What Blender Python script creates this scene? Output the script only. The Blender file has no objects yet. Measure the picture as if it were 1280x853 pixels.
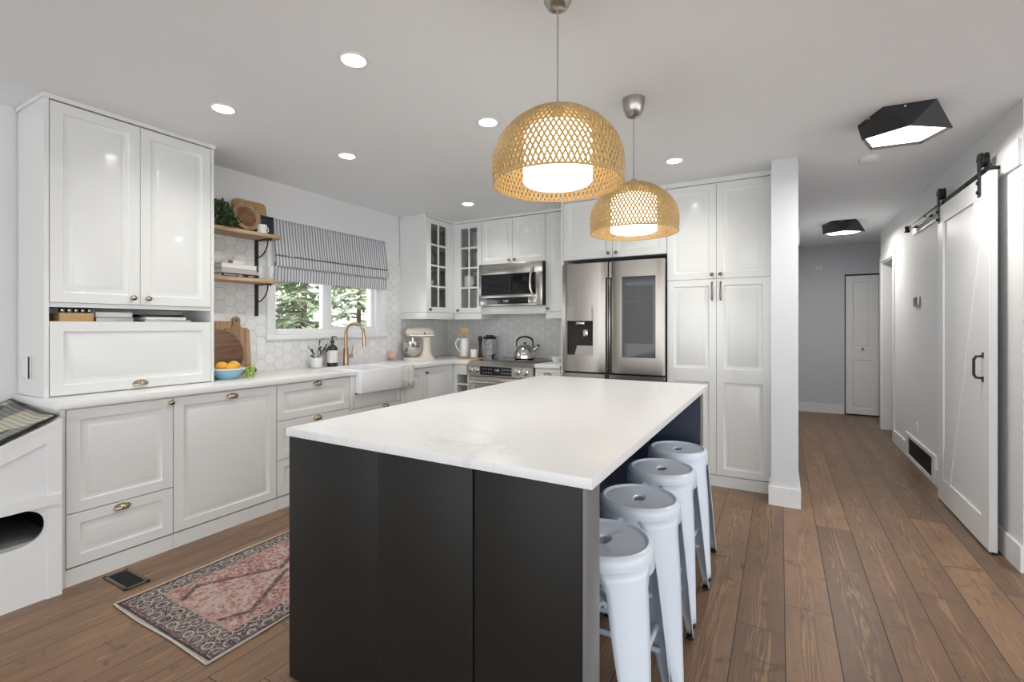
import bpy, bmesh, math, random
from mathutils import Vector, Matrix
random.seed(7)
scene = bpy.context.scene
COL = scene.collection
PI = math.pi

# ---------------------------------------------------------------- camera, world, exposure
cam_d = bpy.data.cameras.new('camera'); cam = bpy.data.objects.new('camera', cam_d); COL.objects.link(cam)
cam_d.sensor_width = 36.0; cam_d.lens = 593.0 / 1280.0 * 36.0
cam_d.shift_y = -19.0 / 1280.0; cam_d.clip_start = 0.02
cam.location = (0, 0, 1.28); cam.rotation_euler = (PI / 2, 0, math.atan(335.0 / 593.0))
scene.camera = cam
scene.view_settings.view_transform = 'Standard'; scene.view_settings.look = 'None'
scene.view_settings.gamma = 1.0; scene.view_settings.use_curve_mapping = False
scene.view_settings.exposure = 0.0
WORLD_STRENGTH = 3.2
DOWNLIGHT_W = 6.0
HALL_W = 14.0
PENDANT_EMIT = 3.6
world = bpy.data.worlds.new('sky'); scene.world = world; world.use_nodes = True
bg = world.node_tree.nodes['Background']
bg.inputs[0].default_value = (0.95, 0.975, 1.0, 1); bg.inputs[1].default_value = WORLD_STRENGTH

sun_d = bpy.data.lights.new('sun', 'SUN'); sun_d.energy = 4.0; sun_d.angle = math.radians(2); sun_d.color = (1, .96, .9)
sun = bpy.data.objects.new('sun', sun_d); COL.objects.link(sun); sun.rotation_euler = (math.radians(-12), math.radians(38), 0)

# ---------------------------------------------------------------- material helpers
class NT:
    def __init__(s, name):
        s.m = bpy.data.materials.new(name); s.m.use_nodes = True
        s.t = s.m.node_tree; s.n = s.t.nodes; s.b = s.n['Principled BSDF']
    def new(s, typ, **kw):
        n = s.n.new(typ)
        for k, v in kw.items(): setattr(n, k, v)
        return n
    def link(s, a, b): s.t.links.new(a, b)
    def put(s, sock, v):
        if isinstance(v, bpy.types.NodeSocket): s.t.links.new(v, sock)
        elif v is not None:
            if isinstance(v, (tuple, list)) and len(v) == 3 and sock.type == 'RGBA': v = (*v, 1)
            sock.default_value = v
    def math(s, op, a, b=None, c=None):
        n = s.new('ShaderNodeMath', operation=op)
        for i, v in enumerate((a, b, c)):
            if v is not None: s.put(n.inputs[i], v)
        return n.outputs[0]
    def vmath(s, op, a, b=None, out=0):
        n = s.new('ShaderNodeVectorMath', operation=op)
        s.put(n.inputs[0], a)
        if b is not None: s.put(n.inputs[1], b)
        return n.outputs[out]
    def coord(s): return s.new('ShaderNodeTexCoord').outputs['Object']
    def sep(s, v):
        n = s.new('ShaderNodeSeparateXYZ'); s.put(n.inputs[0], v); return n.outputs
    def comb(s, x, y, z):
        n = s.new('ShaderNodeCombineXYZ')
        for i, v in enumerate((x, y, z)): s.put(n.inputs[i], v)
        return n.outputs[0]
    def noise(s, v, scale, detail=3, rough=.5, dist=0):
        n = s.new('ShaderNodeTexNoise'); s.put(n.inputs['Vector'], v)
        n.inputs['Scale'].default_value = scale; n.inputs['Detail'].default_value = detail
        n.inputs['Roughness'].default_value = rough; n.inputs['Distortion'].default_value = dist
        return n.outputs['Fac']
    def white(s, v, dim='2D'):
        n = s.new('ShaderNodeTexWhiteNoise', noise_dimensions=dim); s.put(n.inputs['Vector'], v); return n.outputs['Value']
    def voro(s, v, scale, feature='F1', out='Distance', rnd=1.0):
        n = s.new('ShaderNodeTexVoronoi', feature=feature); s.put(n.inputs['Vector'], v)
        n.inputs['Scale'].default_value = scale; n.inputs['Randomness'].default_value = rnd
        return n.outputs[out]
    def mix(s, f, a, b, blend='MIX'):
        n = s.new('ShaderNodeMix', data_type='RGBA', blend_type=blend)
        s.put(n.inputs['Factor'], f); s.put(n.inputs[6], a); s.put(n.inputs[7], b); return n.outputs[2]
    def ramp(s, f, stops, interp='LINEAR'):
        n = s.new('ShaderNodeValToRGB'); s.put(n.inputs[0], f); cr = n.color_ramp; cr.interpolation = interp
        while len(cr.elements) < len(stops): cr.elements.new(0.5)
        for e, (p, c) in zip(cr.elements, stops):
            e.position = p; e.color = (*c, 1) if len(c) == 3 else c
        return n.outputs[0]
    def step(s, v, lo, hi):
        n = s.new('ShaderNodeMapRange', interpolation_type='SMOOTHSTEP'); s.put(n.inputs[0], v)
        n.inputs[1].default_value = lo; n.inputs[2].default_value = hi; return n.outputs[0]
    def bump(s, h, strength=.2, dist=.002):
        n = s.new('ShaderNodeBump'); n.inputs['Strength'].default_value = strength; n.inputs['Distance'].default_value = dist
        s.put(n.inputs['Height'], h); s.link(n.outputs[0], s.b.inputs['Normal'])
    def set(s, **kw):
        for k, v in kw.items(): s.put(s.b.inputs[k.replace('_', ' ')], v)
        return s

def plain(name, c, rough=.5, metal=0, var=.03, scale=6, coat=0, spec=.5, bump=0, emit=None, es=0, trans=0, ior=1.45, aniso=None):
    t = NT(name); co = t.coord()
    v = co if aniso is None else t.vmath('MULTIPLY', co, aniso)
    f = t.noise(v, scale, 3)
    col = t.mix(f, tuple(x * (1 - var) for x in c), tuple(min(1, x * (1 + var)) for x in c))
    t.set(Base_Color=col, Roughness=rough, Metallic=metal, Coat_Weight=coat, Specular_IOR_Level=spec, Transmission_Weight=trans, IOR=ior)
    t.b.inputs['Coat Roughness'].default_value = .07
    if bump: t.bump(f, bump, .001)
    if emit: t.set(Emission_Color=emit, Emission_Strength=es)
    return t.m

def glass_mat(name, tint=(1, 1, 1), mixf=.10, rough=.0):
    """thin pane: mostly see-through with a clear reflection"""
    m = bpy.data.materials.new(name); m.use_nodes = True; t = m.node_tree; n = t.nodes
    n.remove(n['Principled BSDF']); out = n['Material Output']
    tr = n.new('ShaderNodeBsdfTransparent'); tr.inputs[0].default_value = (*tint, 1)
    gl = n.new('ShaderNodeBsdfGlossy'); gl.inputs['Roughness'].default_value = rough
    lw = n.new('ShaderNodeLayerWeight'); pw = n.new('ShaderNodeMath'); pw.operation = 'POWER'; pw.inputs[1].default_value = 5.0
    t.links.new(lw.outputs['Facing'], pw.inputs[0]); fr = n.new('ShaderNodeMath'); fr.operation = 'MULTIPLY'; fr.inputs[1].default_value = .85
    t.links.new(pw.outputs[0], fr.inputs[0])
    nz = n.new('ShaderNodeTexNoise'); nz.inputs['Scale'].default_value = 3
    ma = n.new('ShaderNodeMath'); ma.operation = 'MULTIPLY_ADD'; ma.inputs[1].default_value = .02; ma.inputs[2].default_value = mixf
    t.links.new(nz.outputs['Fac'], ma.inputs[0])
    ad = n.new('ShaderNodeMath'); ad.operation = 'ADD'; ad.use_clamp = True
    t.links.new(fr.outputs[0], ad.inputs[0]); t.links.new(ma.outputs[0], ad.inputs[1])
    mx = n.new('ShaderNodeMixShader'); t.links.new(ad.outputs[0], mx.inputs[0]); t.links.new(tr.outputs[0], mx.inputs[1]); t.links.new(gl.outputs[0], mx.inputs[2])
    t.links.new(mx.outputs[0], out.inputs[0]); return m

def wood(name, dark, light, axis=1, scale=1.0, rough=.5, ring=26):
    """grain runs along axis 0/1/2"""
    t = NT(name); co = t.coord()
    k = [9.0, 9.0, 9.0]; k[axis] = .9
    v = t.vmath('MULTIPLY', co, tuple(x * scale for x in k))
    n1 = t.noise(v, 1.3, 3, .55, .4)
    s1 = t.math('SINE', t.math('MULTIPLY', n1, ring))
    fine = t.noise(t.vmath('MULTIPLY', co, tuple((x * 14) * scale for x in k)), 1.0, 2)
    f = t.math('ADD', t.math('MULTIPLY_ADD', s1, .25, .35), t.math('MULTIPLY', fine, .3))
    t.set(Base_Color=t.ramp(f, [(0.1, dark), (.9, light)]), Roughness=rough)
    return t.m

def hex_tile(name, horiz, size=.092):
    """white hexagons, flat top and bottom; horiz = axis (0 x, 1 y) along the wall"""
    t = NT(name); co = t.coord(); xyz = t.sep(co)
    p = t.comb(t.math('ADD', t.math('DIVIDE', xyz[2], size), 100), t.math('ADD', t.math('DIVIDE', xyz[horiz], size), 173.2), 0)
    r = (1.0, 1.7320508, 1.0); h = (.5, .8660254, .5)
    a = t.vmath('SUBTRACT', t.vmath('MODULO', p, r), h)
    b = t.vmath('SUBTRACT', t.vmath('MODULO', t.vmath('SUBTRACT', p, h), r), h)
    a = t.vmath('MULTIPLY', a, (1, 1, 0)); b = t.vmath('MULTIPLY', b, (1, 1, 0))
    less = t.math('LESS_THAN', t.vmath('LENGTH', a, out=1), t.vmath('LENGTH', b, out=1))
    n = t.new('ShaderNodeMix', data_type='VECTOR'); t.put(n.inputs['Factor'], less); t.put(n.inputs[4], b); t.put(n.inputs[5], a)
    g = t.vmath('ABSOLUTE', n.outputs[1]); gx = t.sep(g)
    d = t.math('MAXIMUM', gx[0], t.vmath('DOT_PRODUCT', g, (.5, .8660254, 0), out=1))
    grout = t.step(d, .478, .49)
    ident = t.vmath('SUBTRACT', p, n.outputs[1])
    w = t.white(t.vmath('SNAP', t.vmath('ADD', ident, (.05, .05, 0)), (.25, .25, 1)), '3D')
    tile = t.mix(w, (.70, .70, .69), (.77, .77, .76))
    t.set(Base_Color=t.mix(grout, tile, (.46, .46, .46)), Roughness=t.math('MULTIPLY_ADD', grout, .5, .28))
    t.bump(t.math('SUBTRACT', 1.0, t.step(d, .45, .49)), .5, .002)
    return t.m

def floor_mat():
    t = NT('wood_plank_floor'); co = t.coord(); xyz = t.sep(co); W = .183
    u = t.math('DIVIDE', t.math('ADD', xyz[0], 20 * W - .018), W); ui = t.math('FLOOR', u); uf = t.math('FRACT', u)
    off = t.math('MULTIPLY', t.white(t.comb(ui, 3.1, 0)), 2.1)
    v = t.math('DIVIDE', t.math('ADD', xyz[1], t.math('ADD', off, 20)), 2.1); vi = t.math('FLOOR', v); vf = t.math('FRACT', v)
    rnd = t.white(t.comb(ui, vi, 0)); rnd2 = t.white(t.comb(vi, ui, 0))
    # cathedral grain: contour lines of a noise stretched along the board
    seed = t.math('MULTIPLY', rnd, 37)
    cx = t.math('SUBTRACT', uf, .5)
    gv = t.comb(t.math('MULTIPLY', cx, 1.5), t.math('MULTIPLY_ADD', xyz[1], .42, seed), seed)
    big = t.noise(gv, 2.4, 2.5, .5, .25)
    field = t.math('ADD', t.math('MULTIPLY', big, 1.0), t.math('MULTIPLY', t.math('ABSOLUTE', cx), .9))
    lines = t.math('SINE', t.math('MULTIPLY', field, 60))
    band = t.step(t.math('ADD', t.math('ABSOLUTE', t.math('ADD', cx, t.math('MULTIPLY', t.math('SUBTRACT', big, .5), .8))), 0), .30, .06)
    lw = t.math('MULTIPLY', t.step(lines, .2, 1.0), t.math('MULTIPLY_ADD', band, .85, .15))
    fine = t.noise(t.comb(t.math('MULTIPLY', xyz[0], 160), t.math('MULTIPLY', xyz[1], 5), seed), 1, 3, .6)
    mott = t.noise(t.comb(t.math('MULTIPLY', xyz[0], 7), t.math('MULTIPLY', xyz[1], 2.2), seed), 1, 3, .6)
    base = t.ramp(rnd, [(0, (.155, .090, .054)), (.35, (.255, .146, .080)), (.7, (.35, .200, .108)), (1, (.19, .116, .074))])
    c = t.mix(t.math('MULTIPLY', lw, .60), base, (.47, .285, .155))
    c = t.mix(t.math('MULTIPLY', t.math('MULTIPLY', t.step(lines, -.35, -.9), t.math('MULTIPLY_ADD', band, .8, .2)), .40), c, (.10, .055, .032))
    c = t.mix(t.step(fine, .35, .75), t.mix(.22, c, (.09, .050, .032)), c)
    c = t.mix(t.step(mott, .3, .68), t.mix(.42, c, (.10, .066, .048)), c)
    # knots and blotches
    kv = t.comb(t.math('MULTIPLY', xyz[0], 5.5), t.math('MULTIPLY_ADD', xyz[1], 1.5, seed), 0)
    kd = t.voro(kv, 1.0)
    c = t.mix(t.step(kd, .10, .0), c, (.055, .032, .022))
    streak = t.noise(t.comb(t.math('MULTIPLY', xyz[0], 5), t.math('MULTIPLY', xyz[1], 7.5), seed), 1.2, 4, .65, 1.6)
    c = t.mix(t.math('MULTIPLY', t.step(streak, .58, .70), .60), c, (.075, .045, .030))
    gap = t.math('MAXIMUM', t.step(t.math('ABSOLUTE', cx), .484, .495), t.step(t.math('ABSOLUTE', t.math('SUBTRACT', vf, .5)), .4985, .4997))
    c = t.mix(gap, c, (.022, .014, .010))
    t.set(Base_Color=c, Roughness=t.math('MULTIPLY_ADD', fine, .14, .30), Specular_IOR_Level=.45)
    t.bump(t.math('SUBTRACT', t.math('MULTIPLY', fine, .25), gap), .35, .002)
    return t.m

def marble_mat(name):
    t = NT(name); co = t.coord()
    v = t.vmath('MULTIPLY', co, (1.3, .75, 1.3))
    w = t.noise(v, 1.6, 5, .6, 1.4)
    vein = t.math('SUBTRACT', 1.0, t.step(t.math('ABSOLUTE', t.math('SUBTRACT', w, .5)), .0, .035))
    m = t.noise(co, 1.7, 3); vein = t.math('MULTIPLY', vein, t.step(m, .42, .72))
    cloud = t.noise(v, 3, 4, .6)
    c = t.mix(cloud, (.78, .795, .805), (.84, .85, .855))
    t.set(Base_Color=t.mix(t.math('MULTIPLY', vein, .30), c, (.52, .53, .55)), Roughness=.30, Specular_IOR_Level=.4)
    return t.m

def rug_mat(hw, hl):
    """hw, hl: half width (x) and half length (y); object coordinates are centred on the rug"""
    t = NT('faded_persian_weave'); co = t.coord(); xyz = t.sep(co)
    ax = t.math('ABSOLUTE', xyz[0]); ay = t.math('ABSOLUTE', xyz[1])
    ex = t.math('SUBTRACT', hw, ax); ey = t.math('SUBTRACT', hl, ay)
    e = t.math('MINIMUM', t.math('MULTIPLY', ex, 1.35), ey)          # distance to the edge, narrower border on the long sides
    wob = t.noise(co, 30, 2, .5)
    ed = t.math('MULTIPLY_ADD', t.math('SUBTRACT', wob, .5), .012, e)
    charcoal = (.070, .058, .062); rose = (.27, .115, .105); pink = (.40, .25, .225); cream = (.50, .43, .38); plum = (.16, .075, .085)
    # border: flower scrolls in cream on charcoal
    v1 = t.voro(co, 15, 'F1', rnd=.45); ringb = t.math('SINE', t.math('MULTIPLY', v1, 19))
    sc = t.noise(co, 26, 3, .6, 2.8)
    bmask = t.math('MAXIMUM', t.math('MULTIPLY', t.step(ringb, .55, .95), .85), t.math('MULTIPLY', t.step(t.math('ABSOLUTE', t.math('SUBTRACT', sc, .5)), .035, .012), .8))
    border = t.mix(bmask, charcoal, cream)
    border = t.mix(t.step(v1, .13, .08), border, pink)
    # field: rose with mottled medallion shapes
    n1 = t.noise(co, 24, 5, .7, 1.8); n2 = t.noise(co, 55, 3, .6)
    n1 = t.math('MULTIPLY_ADD', t.math('SUBTRACT', n2, .5), .55, n1)
    field = t.ramp(n1, [(.30, plum), (.44, rose), (.54, pink), (.63, cream)])
    v2 = t.voro(co, 19, 'F1', rnd=.8); field = t.mix(t.step(t.math('SINE', t.math('MULTIPLY', v2, 22)), .55, .85), field, t.mix(n1, rose, cream))
    # hexagonal medallion outlines
    my = t.math('ABSOLUTE', t.math('SUBTRACT', t.math('MODULO', t.math('ADD', xyz[1], 10 + .31), .62), .31))
    md = t.math('ADD', t.math('MULTIPLY', ax, 1.0), t.math('MULTIPLY', my, .62))
    md = t.math('MULTIPLY_ADD', t.math('SUBTRACT', wob, .5), .03, md)
    inside = t.step(md, .215, .20)
    med = t.ramp(t.math('MULTIPLY_ADD', t.math('SUBTRACT', n2, .5), .6, t.noise(co, 24, 4, .7, 1.)), [(.32, rose), (.46, pink), (.57, cream), (.72, (.30, .24, .16))])
    field = t.mix(t.math('MULTIPLY', inside, .75), field, med)
    line = t.math('MULTIPLY', t.step(md, .195, .205), t.step(md, .235, .222))
    field = t.mix(t.math('MULTIPLY', line, t.step(n2, .38, .5)), field, charcoal)
    c = t.mix(t.step(ed, .150, .154), border, field)
    c = t.mix(t.math('MULTIPLY', t.step(ed, .148, .152), t.step(ed, .168, .164)), c, pink)
    c = t.mix(t.math('MULTIPLY', t.step(ed, .024, .027), t.step(ed, .034, .031)), c, plum)
    c = t.mix(t.step(ed, .024, .020), c, charcoal)
    c = t.mix(t.step(e, .011, .008), c, (.50, .47, .43))
    c = t.mix(t.math('MULTIPLY', t.step(n2, .45, .75), .22), c, (.50, .42, .38))
    t.set(Base_Color=c, Roughness=.95, Specular_IOR_Level=.1)
    t.bump(t.noise(co, 420, 2), .3, .002)
    return t.m

M = {}
M['wall'] = plain('cool_white_wall_paint', (.76, .765, .77), .6, var=.012)
M['hallwall'] = plain('grey_blue_hall_paint', (.60, .625, .67), .6, var=.012)
M['column'] = plain('soft_blue_white_paint', (.66, .685, .72), .6, var=.012)
M['ceiling'] = plain('matt_ceiling_paint', (.89, .915, .935), .8, var=.01)
M['trim'] = plain('white_trim_paint', (.78, .795, .805), .4, var=.012)
M['cab'] = plain('off_white_cabinet_lacquer', (.755, .77, .76), .27, var=.008, coat=.5)
M['cabin'] = plain('white_cabinet_interior', (.60, .60, .58), .5, var=.01)
M['marble'] = marble_mat('white_marble_worktop')
M['quartz'] = plain('white_quartz_worktop', (.80, .80, .79), .22, var=.02, scale=14)
M['floor'] = floor_mat()
M['hexL'] = hex_tile('white_hexagon_tile_side', 1); M['hexB'] = hex_tile('white_hexagon_tile_back', 0)
M['brass'] = plain('antique_brass', (.44, .36, .26), .2, 1, var=.12, scale=40)
M['bronze'] = plain('brushed_bronze', (.50, .36, .25), .30, 1, var=.08, scale=60)
M['pewter'] = plain('dark_pewter_metal', (.20, .17, .14), .3, 1, var=.1, scale=50)
M['nickel'] = plain('brushed_nickel', (.42, .40, .38), .3, 1, var=.05)
M['steel'] = plain('brushed_stainless_steel', (.36, .335, .305), .27, 1, var=.10, scale=3, aniso=(60, 60, .6))
M['steellight'] = plain('light_brushed_steel', (.50, .475, .44), .25, 1, var=.06, scale=3, aniso=(.6, 60, 60))
M['steel2'] = plain('polished_steel', (.62, .60, .57), .16, 1, var=.03)
M['blackglass'] = plain('black_glass', (.010, .010, .012), .05, 0, var=.1, coat=.5)
M['greyglass'] = plain('tinted_grey_glass', (.05, .05, .048), .08, 0, var=.2, spec=.35, scale=1.5)
M['greyedge'] = plain('grey_edge_strip', (.17, .17, .17), .4, 0, var=.04)
M['black'] = plain('matt_black_metal', (.014, .014, .014), .45, 0, var=.1)
M['blackp'] = plain('black_plastic', (.02, .02, .021), .4, 0, var=.1)
M['char'] = plain('charcoal_paint_and_inner_shade', (.013, .013, .012), .45, 0, var=.10, spec=.35, scale=2.5)
M['navy'] = plain('navy_painted_panel', (.010, .020, .052), .45, 0, var=.08)
M['stool'] = plain('pale_blue_white_enamel', (.70, .78, .88), .3, 0, var=.015, coat=.3)
M['rubber'] = plain('black_rubber', (.012, .012, .012), .7, 0)
M['gap'] = plain('dark_shadow_gap', (.03, .03, .03), .8)
M['white'] = plain('white_ceramic', (.80, .80, .79), .18, 0, var=.01, coat=.4)
M['sink'] = plain('white_fireclay', (.78, .79, .82), .15, 0, var=.01, coat=.5)
M['cream'] = plain('cream_enamel', (.72, .67, .56), .2, 0, var=.02, coat=.5)
M['shelfwood'] = wood('pine_shelf_wood', (.34, .21, .11), (.62, .45, .28), 1)
M['walnut'] = wood('walnut_board_wood', (.06, .03, .018), (.19, .10, .055), 1, 1.2)
M['acacia'] = wood('acacia_board_wood', (.22, .125, .065), (.47, .31, .18), 2, 1.1)
M['bamboo'] = wood('bamboo_wood', (.38, .225, .09), (.52, .33, .15), 1, 1.5)
M['turned'] = wood('turned_wood_plate', (.10, .045, .02), (.28, .13, .06), 1, 1.4, .35)
M['utensil'] = wood('light_utensil_wood', (.52, .33, .14), (.72, .50, .25), 2, 2)
M['glass'] = glass_mat('clear_window_glass', mixf=.015)
M['cabglass'] = glass_mat('clear_cabinet_glass', mixf=.03)
M['tumbler'] = glass_mat('clear_tumbler_glass', (.98, .99, .99), .04)
M['lemon'] = plain('lemon_skin', (.80, .42, .04), .45, 0, var=.12, scale=30, bump=.2)
M['bluebowl'] = plain('pale_blue_glaze', (.28, .50, .62), .2, 0, var=.1, scale=18, coat=.5)
M['grape'] = plain('green_grape_skin', (.36, .50, .13), .3, 0, var=.2, scale=30)
M['leaf'] = plain('dark_green_leaf', (.085, .135, .065), .5, 0, var=.5, scale=25)
M['leaf2'] = plain('dusky_leaf', (.035, .045, .035), .5, 0, var=.4, scale=25)
M['navytin'] = plain('navy_tin', (.015, .022, .05), .4, 0, var=.1)
M['amber'] = plain('dark_amber_glass', (.03, .02, .012), .08, 0, var=.1, coat=.5)
M['paper'] = plain('white_paper_label', (.76, .76, .75), .7, 0, var=.02)
M['greybook'] = plain('warm_grey_book_cloth', (.50, .45, .43), .7, 0, var=.05)
M['darkbook'] = plain('black_book_cloth', (.013, .013, .015), .5, 0)
M['greyplastic'] = plain('silver_grey_shell', (.45, .46, .47), .35, .4, var=.03)
M['pink'] = plain('soft_pink_scrubber', (.72, .40, .36), .8, 0, var=.15, scale=60, bump=.5)
M['cord'] = plain('grey_pendant_cord', (.30, .30, .29), .6, 0)
M['reed'] = plain('woven_bamboo_strip', (.54, .385, .175), .55, 0, var=.18, scale=30)
M['glow'] = plain('lit_white_diffuser', (.9, .85, .75), .5, 0, var=.0, emit=(1.0, .82, .58, 1), es=PENDANT_EMIT)
M['down'] = plain('lit_downlight_lens', (.9, .9, .9), .5, 0, var=.0, emit=(1.0, .97, .92, 1), es=14)
M['hallglow'] = plain('lit_hall_lens', (.9, .9, .9), .5, 0, var=.0, emit=(1.0, .96, .90, 1), es=5)
M['lampblack'] = plain('black_lamp_metal', (.016, .016, .018), .55, 0, var=.1)
M['display'] = plain('lit_clock_digits', (.2, .3, .3), .4, 0, var=0, emit=(.6, .85, .9, 1), es=.8)
M['bark'] = plain('tree_bark', (.10, .075, .055), .9, 0, var=.3, scale=20)
M['needle'] = plain('tree_needles', (.20, .255, .16), .7, 0, var=.45, scale=4)
M['needle2'] = plain('pale_tree_leaves', (.40, .45, .33), .7, 0, var=.45, scale=5)
M['lawn'] = plain('garden_grass', (.22, .30, .13), .9, 0, var=.35, scale=9)
M['ltext'] = plain('pale_lettering', (.72, .72, .70), .6, 0)
M['dtext'] = plain('dark_lettering', (.14, .13, .12), .5, 0)

def stripe_mat():
    t = NT('ticking_stripe_linen'); co = t.coord(); y = t.sep(co)[1]
    f = t.math('FRACT', t.math('MULTIPLY', y, 1 / .028)); f2 = t.math('FRACT', t.math('MULTIPLY', y, 1 / .007))
    w = t.math('MULTIPLY', t.step(t.math('ABSOLUTE', t.math('SUBTRACT', f, .5)), .24, .19), t.math('MULTIPLY_ADD', t.step(f2, .1, .3), .45, .55))
    n = t.noise(co, 300, 2)
    c = t.mix(w, t.mix(n, (.62, .635, .66), (.72, .73, .75)), (.235, .25, .29))
    t.set(Base_Color=c, Roughness=.9); t.b.inputs['Specular IOR Level'].default_value = .1
    t.b.inputs['Transmission Weight'].default_value = 0
    return t.m
M['stripe'] = stripe_mat()

def woven_mat():
    t = NT('rag_weave'); co = t.coord(); xyz = t.sep(co)
    v = t.vmath('MULTIPLY', co, (5.5, 5.0, 0)); cell = t.voro(v, 1.0, 'F1', 'Color', .6)
    g = t.sep(cell)[0]
    ridge = t.math('SINE', t.math('MULTIPLY', xyz[1], 330)); ridge2 = t.math('SINE', t.math('MULTIPLY', xyz[0], 190))
    w = t.step(t.math('ADD', t.math('MULTIPLY', ridge, .6), t.math('MULTIPLY', ridge2, .4)), -.4, .5)
    c = t.ramp(g, [(0, (.56, .53, .42)), (.42, (.56, .53, .42)), (.43, (.10, .10, .095)), (.68, (.10, .10, .095)), (.69, (.27, .265, .25)), (1, (.27, .265, .25))], 'CONSTANT')
    c = t.mix(t.math('MULTIPLY', t.math('SUBTRACT', 1.0, w), .35), c, (.05, .05, .045))
    t.set(Base_Color=c, Roughness=.95); t.bump(w, .8, .004); return t.m
M['rag'] = woven_mat()

def print_mat():
    t = NT('leaf_print_metal'); co = t.coord()
    n = t.noise(co, 22, 2, .5, 1.2); m = t.step(n, .55, .60)
    t.set(Base_Color=t.mix(m, (.50, .51, .53), (.045, .05, .055)), Roughness=.35, Metallic=.2); return t.m
M['print'] = print_mat()

def towel_mat():
    t = NT('speckled_cotton'); co = t.coord()
    v = t.voro(co, 55, 'F1', rnd=.9); n = t.noise(co, 70, 2, .5, 2)
    m = t.math('MULTIPLY', t.step(v, .42, .30), t.step(n, .45, .55))
    t.set(Base_Color=t.mix(m, (.68, .68, .66), (.22, .23, .24)), Roughness=.95); return t.m
M['towel'] = towel_mat()

# ---------------------------------------------------------------- mesh builder
def ML(x, y0, z0): return lambda u, n, w: (x + n, y0 + u, z0 + w)      # faces +X
def MK(y, x0, z0): return lambda u, n, w: (x0 + u, y - n, z0 + w)      # faces -Y
def MR(x, y0, z0): return lambda u, n, w: (x - n, y0 - u, z0 + w)      # faces -X

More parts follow.
